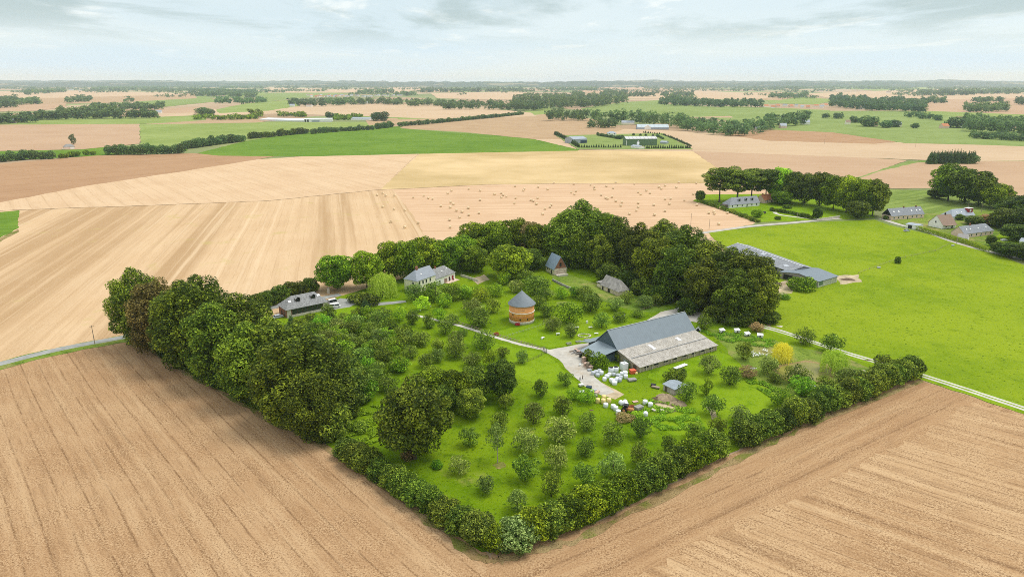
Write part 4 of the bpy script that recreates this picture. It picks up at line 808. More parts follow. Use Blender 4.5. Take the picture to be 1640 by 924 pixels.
woodrow([
 ([(-120,202),(0,199),(56,197)], 5, 17, 'dark wood at the left edge above the pink field'),
 ([(60,193),(150,191),(254,190)], 4, 17, 'long clipped dark wood above the pale green strip'),([(95,187),(150,186),(190,186)], 4, 20, 'taller trees rising behind the long clipped wood'),
 ([(145,178),(200,177),(262,176)], 5, 15, 'low wood behind the long dark wood'),
 ([(-100,178),(0,174),(30,172)], 10, 22, 'hazy wood low at the left edge'),([(28,169),(66,167)], 5, 18, 'hazy trees beside the left edge wood'),
 ([(106,166),(120,164),(146,163)], 4, 16, 'small hazy copse in the pink fields'),
 ([(203,164),(214,163)], 2, 16, 'tiny hazy copse right of the small one'),
 ([(305,154),(340,155),(410,158)], 9, 22, 'large wood left of the village'),
 ([(345,166),(360,166),(385,166)], 4, 18, 'trees before the large left wood'),([(388,168),(425,164)], 5, 16, 'trees right of the large left wood'),
 ([(40,153),(105,148)], 6, 24, 'long hazy wood near the left horizon'),([(150,146),(270,144)], 5, 26, 'long hazy blue wood on the left horizon'),([(280,141),(330,140)], 4, 26, 'hazy wood on the horizon left of the village'),([(350,142),(430,142)], 5, 26, 'hazy wood on the horizon behind the large left wood'),
 ([(312,192),(360,193),(415,191)], 3, 9, 'pale hedge at the end of the brown strip', 'oak', 6),
 ([(398,189),(420,187)], 3, 16, 'trees left of the long white sheds', 'oak'),
 ([(445,187),(490,188)], 4, 7, 'young trees behind the long white sheds', 'oak', 5), ([(532,193),(580,192)], 6, 5, 'orchard rows right of the white sheds', 'oak', 5),
 ([(460,171),(490,171),(520,171)], 5, 20, 'left wood below the village'),
 ([(522,170),(566,169)], 5, 21, 'second wood below the village'),([(568,169),(600,167),(644,169)], 4, 18, 'third wood below the village'),
 ([(652,171),(690,170),(714,172)], 6, 17, 'wood right of the field gap below the village'),([(712,176),(770,176),(866,178)], 7, 19, 'long plantation right of the village'),
 ([(575,151),(632,150)], 3, 26, 'trees behind the village'),([(635,154),(668,154)], 3, 20, 'trees at the right end of the village'),([(675,149),(760,148),(835,147)], 4, 26, 'hazy wood above the long plantation'),([(440,142),(540,141)], 4, 26, 'hazy wood on the horizon above the village'),([(545,140),(690,139)], 4, 30, 'long hazy wood on the horizon right of the village'),
 ([(822,178),(862,178),(905,174),(950,173),(1004,166)], 17, 24, 'biggest wood in the middle distance'),
 ([(875,194),(905,194),(942,194)], 6, 20, 'square dark wood below the biggest wood'),
 ([(944,206),(985,206)], 4, 14, 'clipped trees left of the farm with the white gable'),([(948,199),(990,199),(1030,200),(1090,206)], 5, 25, 'row of tall trees behind the farm with the white gable'),
 ([(1086,208),(1130,215),(1172,219),(1212,217),(1238,206)], 12, 16, 'broad wood right of the farm with the white gable'),
 ([(1057,169),(1090,170),(1130,172),(1222,173)], 7, 18, 'long straight edged wood beyond the green pasture'),([(1065,163),(1115,163)], 4, 22, 'taller trees behind the long straight edged wood'),
 ([(1000,156),(1050,155),(1110,154)], 4, 18, 'hazy trees behind the long straight edged wood'),([(880,145),(960,145)], 5, 24, 'hazy wood behind the biggest wood'),([(900,139),(1000,138)], 3, 30, 'hazy blue wood on the middle horizon'),([(1020,142),(1160,141)], 4, 28, 'long hazy wood on the horizon right of the middle'),([(1175,141),(1285,144)], 5, 26, 'hazy wood on the right horizon'),
 ([(1230,157),(1292,157)], 4, 18, 'hazy wood right of the straight edged wood'),
 ([(1328,172),(1365,175),(1400,178),(1482,181)], 14, 20, 'large rounded wood on the right'),
 ([(1222,207),(1262,203),(1296,200)], 7, 20, 'grove round the grey roofed houses'),([(1195,209),(1230,207)], 3, 9, 'low shrubs left of the grove', 'far', 6),
 ([(1318,190),(1350,191)], 2, 11, 'low dark shrubbery in the far pasture', 'far', 6),
 ([(1450,188),(1480,191),(1508,194)], 3, 10, 'narrow belt right of the large rounded wood', 'far', 6),
 ([(1545,211),(1590,213),(1660,218),(1900,230)], 14, 18, 'wood at the right edge'),([(1555,222),(1640,227),(1900,240)], 4, 8, 'low hedge before the right edge wood', 'far', 7),
 ([(1545,180),(1575,181),(1612,179)], 6, 20, 'hazy wood above the right pastures'),([(1480,166),(1512,166)], 4, 18, 'copse in the hazy right fields'),([(1560,165),(1605,164)], 3, 18, 'small hazy copse far right'),([(1625,169),(1700,170)], 5, 20, 'hazy copse at the right edge'),
 ([(1470,154),(1560,153)], 5, 26, 'hazy wood below the right horizon'),([(1545,151),(1700,150)], 4, 26, 'long hazy wood at the right end of the horizon'),([(1300,142),(1420,142)], 4, 28, 'hazy blue wood on the horizon right of the rounded wood'),
 ([(1562,263),(1565,263)], 1, 8, 'single shrub beside the spruce clump', 'far', 6)])
for px in np.arange(1487,1560,4.6):
    for k, py in enumerate((262.8,261.0,259.2)): plant('conifer', at(px+rnd.uniform(-1.5,1.5)+k*1.5, py+rnd.uniform(-.3,.3)), rnd.uniform(6.5,8.5), rnd.uniform(12,16), leaf='conifer', name='spruce', label='spruce of the compact dark clump standing alone in the pink field', cat='spruce', group='spruces of the lone clump', split=False)
g = np.random.default_rng(5); P = []; WD = []
for y0, y1, cnt, tw in ((150,160,26,4.5),(144,150,80,4.2),(139,144,170,3.4),(135.6,139,230,2.8)):
    for _ in range(cnt):
        x0 = g.uniform(-260,1850); L = g.uniform(15,95); y = g.uniform(y0,y1); dy = g.uniform(0.6,2.6)*(1 if y > 143 else 0.6)
        for k in range(int(L*dy/(tw*tw*0.22))+3):
            q = at(x0+L*g.random(), max(134.2, y-dy*g.random())); P.append((q.x,q.y)); WD.append(tw/scale_at(q)*g.uniform(0.7,1.3))
WD = np.minimum(np.array(WD), 75); wood('distant_woods', P, 17*(0.7+0.6*g.random(len(P)))*(1+WD/120), WD, 'hazy blue woods scattered in bands up to the horizon', 'far', 30, float(WD.mean())*0.14, 'wood', 77)

# ---------------- buildings ----------------
ROOF_METAL = ribbed('grey_metal_roof', (0.180,0.222,0.252), (1,0,0), 1.0, 0.45, 0.06, 0.86)
CLAD = ribbed('dark_blue_cladding', (0.085,0.120,0.150), (0,1,0), 0.9, 0.5, 0.08, 0.8)
ANNEX = ribbed('annex_metal_roof', (0.26,0.315,0.345), (0,1,0), 1.0, 0.45, 0.06, 0.86)
CORR = ribbed('lichened_fibre_cement', (0.46,0.43,0.38), (1,0,0), 1.05, 0.9, 0.20, 0.72, (0.21,0.17,0.11))
PANEL = ribbed('concrete_panel_wall', (0.42,0.35,0.25), (1,0,0), 2.9, 0.9, 0.18, 0.55, (0.28,0.23,0.16))
TIN = ribbed('tin_sheet_roof', (0.30,0.35,0.39), (1,0,0), 0.9, 0.5, 0.12, 0.8)
LONGR = ribbed('old_grey_sheet_roof', (0.26,0.275,0.295), (1,0,0), 2.2, 0.7, 0.22, 0.82, (0.34,0.35,0.36))
SHINGLE = ribbed('thatch_like_shingles', (0.38,0.355,0.33), (0,0,1), 0.5, 0.95, 0.3, 0.72, (0.27,0.245,0.22))
TIMBER = ribbed('timber_framed_daub', (0.66,0.565,0.42), (1,0,0), 1.1, 0.9, 0.15, 0.35)
STRIPED = ribbed('banded_stone_wall', (0.64,0.56,0.43), (0,0,1), 0.85, 0.95, 0.15, 0.35, (0.42,0.27,0.18))
BOARD = ribbed('grey_boards', (0.40,0.37,0.33), (1,0,0), 0.7, 0.9, 0.2, 0.6)

class House:
    """local x runs along the front wall, y away from the viewer, z up"""
    def __init__(s, name, label, cat, A, B, D, hw, hr, wall, roof, style='gable', eave=0.35, inset=None, group=None, ridge=0.5):
        A = A if isinstance(A, Vector) else at(*A); B = B if isinstance(B, Vector) else at(*B); d = B-A
        s.L, s.D, s.hw, s.hr, s.ridge = d.length, D, hw, hr, ridge
        s.o = empty(name, A, math.atan2(d.y, d.x), label, cat, group); s.style = style; s.ins = inset or D*0.5
        L = s.L; yr = D*ridge; b = MB()
        if style == 'gable': b.prism([(0,-0.3),(0,hw),(yr,hw+hr-0.06),(D,hw),(D,-0.3)], 0, L)
        else: b.box(0, L, 0, D, -0.3, hw)
        s.wall = b.build('wall', wall, s.o)
        e = eave; r = MB(); z = hw+hr; kf = hr/yr; kb = hr/(D-yr); t = 0.16
        f0 = (-e, hw-e*kf+0.05); bk = (D+e, hw-e*kb+0.05); g = 0.3
        if style == 'gable':
            r.slab([(-g,f0[0],f0[1]),(L+g,f0[0],f0[1]),(L+g,yr,z),(-g,yr,z)], t); r.slab([(-g,yr,z+0.003),(L+g,yr,z+0.003),(L+g,bk[0],bk[1]),(-g,bk[0],bk[1])], t)
        else:
            i0 = s.ins if style in ('hip','hipleft') else -g; i1 = L-s.ins if style in ('hip','hipright') else L+g
            x0 = -e if style in ('hip','hipleft') else -g; x1 = L+e if style in ('hip','hipright') else L+g
            r.slab([(x0,f0[0],f0[1]),(x1,f0[0],f0[1]),(i1,yr,z),(i0,yr,z)], t); r.slab([(i0,yr,z+0.003),(i1,yr,z+0.003),(x1,bk[0],bk[1]),(x0,bk[0],bk[1])], t)
            if style in ('hip','hipleft'): r.slab([(x0,bk[0],bk[1]),(x0,f0[0],f0[1]),(i0,yr,z)], t)
            else: s.gable(0.01, wall)
            if style in ('hip','hipright'): r.slab([(x1,f0[0],f0[1]),(x1,bk[0],bk[1]),(i1,yr,z)], t)
            else: s.gable(L-0.21, wall)
        s.roof = r.build('roof', roof, s.o)
    def gable(s, x, mat):
        b = MB(); b.prism([(0.02,s.hw+0.002),(s.D*s.ridge,s.hw+s.hr-0.1),(s.D-0.02,s.hw+0.002)], x, x+0.2); return b.build('gable_wall', mat, s.o)
    def hole(s, side, u, z, w, h, name='window', frame=None, pane=None, inner='pane', fw=0.12):
        """a framed opening; u along that wall from its left end as seen from outside"""
        if side == 'front': Mx = Matrix.Translation((u,0,z))
        elif side == 'left': Mx = Matrix.Translation((0,s.D-u,z)) @ Matrix.Rotation(-math.pi/2,4,'Z')
        elif side == 'right': Mx = Matrix.Translation((s.L,u,z)) @ Matrix.Rotation(math.pi/2,4,'Z')
        else: Mx = Matrix.Translation((s.L-u,s.D,z)) @ Matrix.Rotation(math.pi,4,'Z')
        b = MB()
        for q in ((-w/2-fw,-w/2,0,h),(w/2,w/2+fw,0,h)): b.box(q[0],q[1],-0.07,0.12,q[2],q[3],Mx)
        b.box(-w/2-fw,w/2+fw,-0.08,0.12,h,h+fw,Mx); b.box(-w/2-fw*1.3,w/2+fw*1.3,-0.13,0.12,-fw,0,Mx)
        o = b.build(name, frame or M['white_paint'], s.o); p = MB(); p.box(-w/2,w/2,-0.03,0.1,0,h,Mx); p.build(inner, pane or M['glass'], o); return o
    def zroof(s, y): return s.hw+s.hr*(y/(s.D*s.ridge) if y < s.D*s.ridge else (s.D-y)/(s.D*(1-s.ridge)))
    def chimney(s, x, y=None, h=1.1, w=0.75, mat=None):
        y = s.D*s.ridge if y is None else y; b = MB(); z = s.zroof(y)
        b.box(x-w/2,x+w/2,y-0.35,y+0.35,z-0.7,z+h); c = b.build('chimney', mat or M['brick'], s.o)
        k = MB(); k.tube([(x,y,z+h),(x,y,z+h+0.35)],[0.14,0.12],8); k.build('chimney_pot', M['tile'], c)
    def skylight(s, x, t=0.5, w=0.9, h=1.2, mat=None, name='skylight'):
        y = s.D*s.ridge*t; a = math.atan2(s.hr, s.D*s.ridge); Mx = Matrix.Translation((x,y,s.zroof(y)+0.06)) @ Matrix.Rotation(a,4,'X')
        b = MB(); b.box(-w/2,w/2,-h/2,h/2,-0.1,0.07,Mx); f = b.build(name, M['steel'], s.o); p = MB(); p.box(-w/2+.1,w/2-.1,-h/2+.1,h/2-.1,0.06,0.085,Mx); p.build('pane', mat or M['white_paint'], f)
    def dormer(s, x, t=0.35, w=1.6, h=1.5, wall=None, roof=None):
        y = s.D*s.ridge*t; z = s.zroof(y)-0.1; yb = y+h/(s.hr/(s.D*s.ridge))+0.6; b = MB(); b.box(x-w/2,x+w/2,y,yb,z-0.1,z+h); d = b.build('dormer', wall or M['dark_wood'], s.o)
        r = MB(); r.slab([(x-w/2-.2,y-.3,z+h-0.05),(x,y-.3,z+h+w*0.42),(x,yb+0.9,z+h+w*0.42),(x-w/2-.2,yb+0.6,z+h-0.05)],0.12); r.slab([(x,y-.3,z+h+w*0.42+.003),(x+w/2+.2,y-.3,z+h-0.05),(x+w/2+.2,yb+0.6,z+h-0.05),(x,yb+0.9,z+h+w*0.42+.003)],0.12); r.build('dormer_roof', roof or M['slate'], d)
        p = MB(); p.box(x-w/2+.2,x+w/2-.2,y-0.04,y+0.1,z+0.3,z+h-0.15); p.build('window', M['glass'], d)
    def part(s, name, mat, *boxes):
        b = MB()
        for q in boxes: b.box(*q)
        return b.build(name, mat, s.o)

# slate longhouse by the driveway
h = House('longhouse','long low slate roofed farm building with two dormers, shaded open front and brick ends','house',(460,510),(526,496),9.0,4.1,3.9,M['brick'],M['old_slate'],'hip',0.45,4.0)
h.dormer(h.L*0.33,0.42,1.9,1.5,M['dark_wood'],M['old_slate']); h.dormer(h.L*0.70,0.42,1.9,1.5,M['dark_wood'],M['old_slate'])
h.skylight(h.L*0.14,0.55,1.2,1.0); h.skylight(h.L*0.84,0.62,1.3,1.0)
b = h.part('shaded_front_panel', M['glass'], (2.2,h.L-2.4,-0.08,0.05,0.9,3.6)); h.part('pier', M['stone'], (0.1,1.9,-0.14,0.05,0.0,3.6)); h.part('pier', M['stone'], (h.L-2.2,h.L-0.1,-0.14,0.05,0.0,3.6))  # dark panel over the front openings; its colour holds the shade under the eave
for k in range(7): x = 2.2+(h.L-4.8)*k/6; h.part('post', M['dark_wood'], (x,x+0.2,-0.16,-0.09,0.9,3.7))
h.part('front_plinth', M['stone'], (2.0,h.L-2.3,-0.3,-0.09,-0.2,1.1)); h.hole('left',3.4,0.0,1.2,2.1,'door',M['dark_wood'],M['black'],'door_leaf'); h.hole('left',6.4,0.9,1.0,1.2,'window',M['dark_wood'])
# white farmhouse in two parts
h = House('farmhouse','cream walled farmhouse with a smooth blue slate hipped roof among the garden trees','house',(668,470),(698,459),7.8,6.2,3.9,M['cream'],M['farm_slate'],'hipleft',0.3,3.6)
h.chimney(4.6,None,1.3,1.5); h.skylight(5.2,0.45,0.8,0.9)
for x in (2.0,4.4,6.8,9.6): h.hole('front',x,3.7,1.0,1.6)
for x in (2.0,6.8): h.hole('front',x,0.9,1.0,1.7)
h.hole('front',4.4,0.02,1.1,2.2,'door',M['white_paint'],M['dark_wood'],'door_leaf'); h.hole('left',5.6,3.8,0.9,1.4); h.hole('left',2.2,1.0,0.9,1.4)
R0 = h.o.location+Matrix.Rotation(h.o.rotation_euler.z,4,'Z')@Vector((h.L,0,0)); R1 = h.o.location+Matrix.Rotation(h.o.rotation_euler.z,4,'Z')@Vector((h.L+15.0,0,0))
h = House('farmhouse_wing','lower wing of the farmhouse with an old lichened slate roof and red doors','house',R0+(R1-R0).normalized()*0.05,R1,7.6,4.0,3.7,M['white'],M['old_slate'],'hipright',0.3,4.0)
h.chimney(4.2,None,0.9); h.skylight(7.0,0.5,0.7,0.8); h.skylight(11.2,0.62,0.6,0.7)
h.hole('front',7.6,0.02,2.0,2.2,'door',M['brick'],M['brown_tile'],'door_leaf'); h.hole('front',10.4,0.02,1.0,2.4,'door',M['brick'],M['black'],'door_leaf'); h.hole('front',12.9,0.4,1.2,2.2,'window',M['brick'],M['red_wall']); h.hole('front',3.0,0.9,1.0,1.5); h.hole('right',3.6,1.0,1.0,1.4)
pv_ = at(738,458); b = MB(); b.box(-4,4.5,-4,-0.4,0,0.22); o = b.build('terrace', M['pink']); o.location = R1+Vector((-3.5,-2.6,0.1)); o.rotation_euler.z = h.o.rotation_euler.z; tag(o,'pinkish paved terrace in front of the farmhouse wing','terrace')
b = MB(); b.box(-0.7,0.7,-0.4,0.4,0.68,0.74)
for sx_ in (-.6,.55):
    for sy in (-.34,.3): b.box(sx_,sx_+.06,sy,sy+.06,0,0.68)
o = b.build('garden_table', M['black']); o.location = R1+Vector((-2.6,-3.0,0.32)); tag(o,'dark garden table on the farmhouse terrace','table')
for k in range(2):
    b = MB(); b.box(-.25,.25,-.25,.25,.42,.47); b.box(-.25,.25,.2,.25,.47,.95)
    for sx_ in (-.24,.19):
        for sy in (-.24,.19): b.box(sx_,sx_+.05,sy,sy+.05,0,.42)
    o = b.build('garden_chair', M['black']); o.location = R1+Vector((-4.6+4.0*k,-3.3+0.3*k,0.32)); o.rotation_euler.z = 1.2+2.6*k; tag(o,'dark garden chair at the left of the terrace table' if k == 0 else 'dark garden chair at the right of the terrace table','chair')
# brick dovecote
dv = empty('dovecote', at(835.5,514), 0, 'round orange brick dovecote with a conical grey slate roof and white stone base', 'dovecote')
DOVE = new_mat('dovecote_brick'); t = DOVE[1]; p = t.obj(); z = t.dot(p,(0,0,1)); n1 = t.noise(p,1.2,5,0.65); n2 = t.noise(p,5,2)
col = t.mix(t.ramp(n1,0.3,0.7),(0.86,0.320,0.072),(0.94,0.440,0.15)); col = t.mix(t.ramp(n2,0.55,0.72,0,0.5),col,(0.74,0.45,0.25)); col = t.mix(t.ramp(z,4.6,4.9,0,0.35),col,(0.78,0.42,0.22)); finish(t,col,0.95,0.1)
MB().lathe([(5.28,-0.3),(5.28,1.15),(5.2,1.3)],48).build('stone_base', M['stone'], dv, None, True)
MB().lathe([(5.15,1.0),(5.15,8.0)],48).build('wall', DOVE[0], dv, None, True)
MB().lathe([(5.16,4.6),(5.32,4.65),(5.32,4.85),(5.16,4.9)],48).build('string_course', M['white'], dv, None, True)
MB().lathe([(5.16,2.9),(5.20,2.9),(5.20,3.1),(5.16,3.1)],48).build('brick_band', M['tile'], dv, None, True)
MB().lathe([(5.75,7.75),(5.75,7.9),(0.12,13.2),(0.05,13.5)],48).build('roof', M['farm_slate'], dv, None, True)
b = MB(); b.tube([(0,0,13.4),(0,0,14.3)],[0.06,0.03],6); b.build('finial', M['steel'], dv)
for a in (-2.35,-1.7,-1.1):
    Mx = Matrix.Rotation(a,4,'Z'); b = MB(); b.box(5.08,5.2,-0.3,0.3,3.6 if a < -2 else 2.0,4.3 if a < -2 else 2.6,Mx); b.build('opening', M['black'], dv)
b = MB()
for k in range(7): b.box(5.1,5.19,-0.12,0.12,6.1,6.3,Matrix.Rotation(-1.87+0.085*k,4,'Z'))
b.build('dove_holes', M['brown_tile'], dv)
# steep roofed cottage
h = House('cottage','small tall cottage with a steep blue slate roof and a brick and stone striped gable','cottage',(874,434),(887.5,441),7.2,3.4,6.2,M['daub'],M['blue_slate'],'gable',0.35)
b = MB(); b.prism([(0.05,3.45),(3.6,9.3),(7.15,3.45)], h.L+0.01, h.L+0.1); b.build('brick_gable', M['brick'], h.o); h.part('striped_wall', STRIPED, (h.L+0.01,h.L+0.08,0.02,7.18,-0.1,3.44))
b = MB(); b.box(h.L+0.08,h.L+0.16,3.0,4.1,4.4,6.2); b.build('loft_door', M['black'], h.o); h.hole('front',h.L*0.68,0.02,0.9,2.0,'door',M['dark_wood'],M['black'],'door_leaf'); h.hole('front',h.L*0.22,1.7,0.7,0.8,'window',M['dark_wood']); h.hole('front',h.L*0.42,1.7,0.5,0.7,'window',M['dark_wood'])
h.part('stone_step', M['stone'], (h.L+0.1,h.L+3.6,0.5,6.0,-0.1,0.45), (h.L+3.6,h.L+4.0,0.3,6.0,-0.1,1.1))
# thatched shed
h = House('shed','small old shed under a sagging grey shingle roof with pale daub walls','shed',(962,463),(990,474.5),6.4,2.5,4.2,TIMBER,SHINGLE,'hipright',0.28,2.4)
h.hole('front',1.6,0.02,0.9,1.7,'door',M['dark_wood'],M['black'],'door_leaf'); h.hole('front',6.2,0.02,1.4,1.7,'door',M['dark_wood'],M['black'],'door_leaf'); h.part('brick_infill', M['pink'], (4.0,5.2,-0.05,0.02,0,1.8))
a = h.o; b = MB(); b.box(-4.6,-0.05,1.2,5.6,-0.2,2.3); l = b.build('lean_to', M['daub'], a); r = MB(); r.slab([(-4.9,0.8,2.3),(0.0,0.8,2.75),(0.0,5.9,3.3),(-4.9,5.9,2.9)],0.14); r.build('lean_to_roof', M['grey_wood'], l); h.part('dark_gap', M['black'], (-4.2,-0.3,1.13,1.19,1.75,2.2))
# stone wall below the cottage
def fence(name, px, hgt, mat, label, cat, gap=3.0, rails=(0.4,0.85), post=0.09, rail=0.05, railmat=None, wire=False):
    pts = [at(*q) for q in px]; o = empty(name, pts[0], 0, label, cat); b0 = pts[0]
    for q in along(pts, gap):
        b = MB(); r = q-b0; b.box(r.x-post/2,r.x+post/2,r.y-post/2,r.y+post/2,-0.1,hgt); b.build('post', mat, o)
    for z in rails:
        b = MB(); b.tube([(q-b0)+Vector((0,0,z)) for q in pts],[rail]*len(pts),6); b.build('wire' if wire else 'rail', railmat or mat, o)
    return o
def wallrow(name, px, hgt, th, mat, label, cat):
    pts = [at(*q) for q in px]; b = MB()
    for a, c in zip(pts, pts[1:]):
        n = Vector((-(c-a).y,(c-a).x,0)).normalized()*th/2; b.slab([a-n+Vector((0,0,hgt)),c-n+Vector((0,0,hgt)),c+n+Vector((0,0,hgt)),a+n+Vector((0,0,hgt))],hgt+0.1)
    return tag(b.build(name, mat), label, cat)
wallrow('stone_wall',[(885,450),(905,460),(925,468)],1.1,0.5,M['grey_wood'],'low dark stone wall between cottage lawn and dry orchard grass','wall')
wallrow('garden_wall',[(738,443),(752,447),(766,452)],1.3,0.35,M['stone'],'pale garden wall right of the farmhouse wing','wall')
fence('rail_fence',[(720,514),(745,522),(790,537),(835,550),(872,561)],1.15,M['wood'],'pale wooden post and rail fence along the white lane','fence',2.6,(0.5,1.0),0.16,0.07)
fence('wire_fence',[(873,566),(860,574),(838,582),(822,585)],1.1,M['dark_wood'],'dark wire fence from the yard gate to a lone young tree','fence',2.4,(0.35,0.7,1.0),0.10,0.03,M['dark_wood'],True)
fence('garden_fence',[(812,540),(838,532),(862,524),(880,517)],1.0,M['wood'],'light wire fence across the grass in front of the dovecote','fence',2.8,(0.5,0.95),0.10,0.025,M['steel'],True)
fence('meadow_fence',[(1375,438),(1440,415),(1500,402),(1522,390)],1.0,M['wood'],'thin fence line crossing the meadow to the lane','fence',6,(0.5,0.95),0.12,0.03,M['wood'],True)
fence('orchard_fence',[(1020,500),(1050,490),(1085,480)],1.0,M['wood'],'wooden fence on the lawn left of the parked white car','fence',2.6,(0.5,0.95),0.12,0.05)
g_ = empty('gate', at(871,562), R(-70), 'grey wooden gate between white lane and gravel yard', 'gate')
for x in (0,2.6): MB().box(x,x+0.2,-0.1,0.1,-0.1,1.9).build('post', M['grey_wood'], g_)
b = MB()
for z in (0.25,0.65,1.05,1.45): b.box(0.2,2.6,-0.04,0.04,z,z+0.12)
b.build('bars', M['grey_wood'], g_)

# the big metal roofed barn
bn = empty('barn', at(1024,597), R(32.3), 'large barn with smooth grey metal roof, dark blue gable and lichened lean-to', 'barn'); L = 38.2
b = MB(); b.prism([(11.8,-0.3),(11.8,4.75),(17.2,9.85),(22.8,4.75),(22.8,-0.3)],0.02,L-0.05); b.build('wall', CLAD, bn)
r = MB(); r.slab([(-0.35,11.2,4.42),(L+0.3,11.2,4.42),(L+0.3,17.2,10.12),(-0.35,17.2,10.12)],0.16); r.slab([(-0.35,17.2,10.125),(L+0.3,17.2,10.125),(L+0.3,23.2,4.5),(-0.35,23.2,4.5)],0.16); r.build('roof', ROOF_METAL, bn)
b = MB(); b.box(-0.36,L+0.31,17.0,17.4,10.08,10.2); b.build('ridge_cap', M['steel'], bn)
b = MB(); b.box(-6.4,-0.02,12.6,21.2,-0.2,2.7); x = b.build('annex', CLAD, bn); r = MB(); r.slab([(-9.2,11.9,2.95),(-0.02,11.4,4.7),(-0.02,22.0,4.7),(-9.2,21.4,2.95)],0.15); r.build('annex_roof', ANNEX, x)
p = MB(); p.box(-6.46,-6.36,14,19,0,2.4); p.build('opening', M['black'], x)
b = MB(); b.box(-0.2,L*0.3,23.2,27.6,-0.2,3.0); x = b.build('rear_annex', CLAD, bn); r = MB(); r.slab([(-3.6,22.7,4.45),(-3.6,29.0,2.7),(L*0.3,29.0,2.7),(L*0.3,22.7,4.45)][::-1],0.15); r.build('rear_roof', ANNEX, x)
b = MB(); b.prism([(0,-0.2),(0,2.05),(11.7,4.25),(11.7,-0.2)],0.0,L-0.1); lt = b.build('lean_to', PANEL, bn)
r = MB(); sl_ = (4.3-2.05)/11.9
r.slab([(-0.35,-0.45,2.15),(L+0.1,-0.45,2.15),(L+0.1,5.6,2.15+6.05*sl_),(-0.35,5.6,2.15+6.05*sl_)],0.1); r.slab([(-0.35,5.3,2.24+5.75*sl_),(L+0.1,5.3,2.24+5.75*sl_),(L+0.1,11.5,2.24+11.95*sl_),(-0.35,11.5,2.24+11.95*sl_)],0.1); r.build('lean_to_roof', CORR, lt)
for x0, x1, y0, y1 in ((12.6,13.9,6.6,9.9),(26.2,27.6,7.6,9.8)): b = MB(); b.slab([(x0,y0,2.31+(y0+.45)*sl_),(x1,y0,2.31+(y0+.45)*sl_),(x1,y1,2.31+(y1+.45)*sl_),(x0,y1,2.31+(y1+.45)*sl_)],0.06); b.build('skylight_sheet', M['wrap'], lt)
b = MB(); b.box(0.6,L-0.8,5.0,5.2,2.25+5.5*sl_,2.42+5.5*sl_); b.build('roof_joint', M['steel'], lt)
for k in range(8):
    x0 = 2.2+k*4.55; b = MB(); b.box(x0,x0+1.9,-0.05,0.02,1.15,1.75); w_ = b.build('window', M['black'], bn); b = MB(); b.box(x0-0.1,x0+2.0,-0.16,-0.055,1.05,1.15); b.build('sill', M['stone'], w_)
for k in range(13): x0 = 0.1+k*2.9; b = MB(); b.box(x0,x0+0.22,-0.11,0.0,-0.1,1.98); b.build('pilaster', M['stone'], bn)
b = MB(); b.box(-0.06,0.02,1.6,3.2,0.0,2.0); b.build('door', M['dark_wood'], bn); b = MB(); b.box(-0.06,0.02,5.0,8.2,0.0,2.4); b.build('sliding_door', M['steel'], bn)
def local(o, x, y, z=0.0): return o.location+Matrix.Rotation(o.rotation_euler.z,4,'Z')@Vector((x,y,z))
# tin shed
h = House('tin_shed','small shed with a flat grey tin roof and board walls on the grass','shed',(1062,625),(1080,634),5.6,2.3,0.5,BOARD,TIN,'gable',0.3)
h.hole('front',1.2,0.02,0.9,1.8,'door',M['grey_wood'],M['dark_wood'],'door_leaf'); h.hole('left',3.5,1.0,0.8,0.7,'window',M['grey_wood'])
# long grey shed beyond the right belt
A, B = at(1255,464), at(1285,470); base = at(1308,460); ang = math.atan2((at(1155,402)-at(1300,458)).y, (at(1155,402)-at(1300,458)).x)
ls = empty('cattle_shed', at(1303,460), ang-math.pi, 'long low grey sheet roofed shed half hidden behind the right beech belt', 'shed')
# local x points towards the viewer's right end, so the shed runs along -x
b = MB(); b.prism([(0,-0.2),(0,3.2),(7.5,5.2),(15,3.4),(15,-0.2)],-72,-17.5); b.build('wall', M['grey_wood'], ls)
r = MB(); r.slab([(-72.4,-0.6,3.25),(-17,-0.6,3.25),(-17,7.5,5.45),(-72.4,7.5,5.45)],0.14); r.slab([(-72.4,7.5,5.453),(-17,7.5,5.453),(-17,15.6,3.5),(-72.4,15.6,3.5)],0.14); r.build('roof', LONGR, ls)
b = MB(); b.box(-72.4,-17,7.3,7.7,5.44,5.56); b.build('ridge_cap', M['white_paint'], ls)
for x0 in (-24,-32,-40): b = MB(); b.box(x0,x0+5,-0.05,0.02,0,2.7); b.build('opening', M['black'], ls)
for x0, y0 in ((-26,2.2),(-38,3.5),(-52,2.5),(-48,5)):
    b = MB(); b.slab([(x0,y0,3.36+(y0+.6)*.2716),(x0+3.2,y0,3.36+(y0+.6)*.2716),(x0+3.2,y0+1.8,3.36+(y0+2.4)*.2716),(x0,y0+1.8,3.36+(y0+2.4)*.2716)],0.05); b.build('roof_patch', M['grey_wrap'], ls)
h = House('shed_end','open ended shed with low blue grey roof and pale mossy wall','shed',(1309,461),(1340,452),21,3.3,1.6,M['grey_wood'],ROOF_METAL,'gable',0.5)
h.part('mossy_wall', ribbed('mossy_end_wall',(0.50,0.50,0.40),(1,0,0),2.2,0.9,0.2,0.7,(0.22,0.30,0.12)), (0.1,h.L-0.1,-0.06,0.01,0,2.6)); h.part('green_door', M['green_sheet'], (1.0,4.2,-0.12,-0.065,0.9,3.0)); h.part('open_side', M['black'], (-0.06,0.01,2,19,0.3,2.8))
for y0 in (2,7.5,13,18.6): h.part('post', M['wood'], (-0.16,-0.065,y0,y0+0.25,0,3.1))

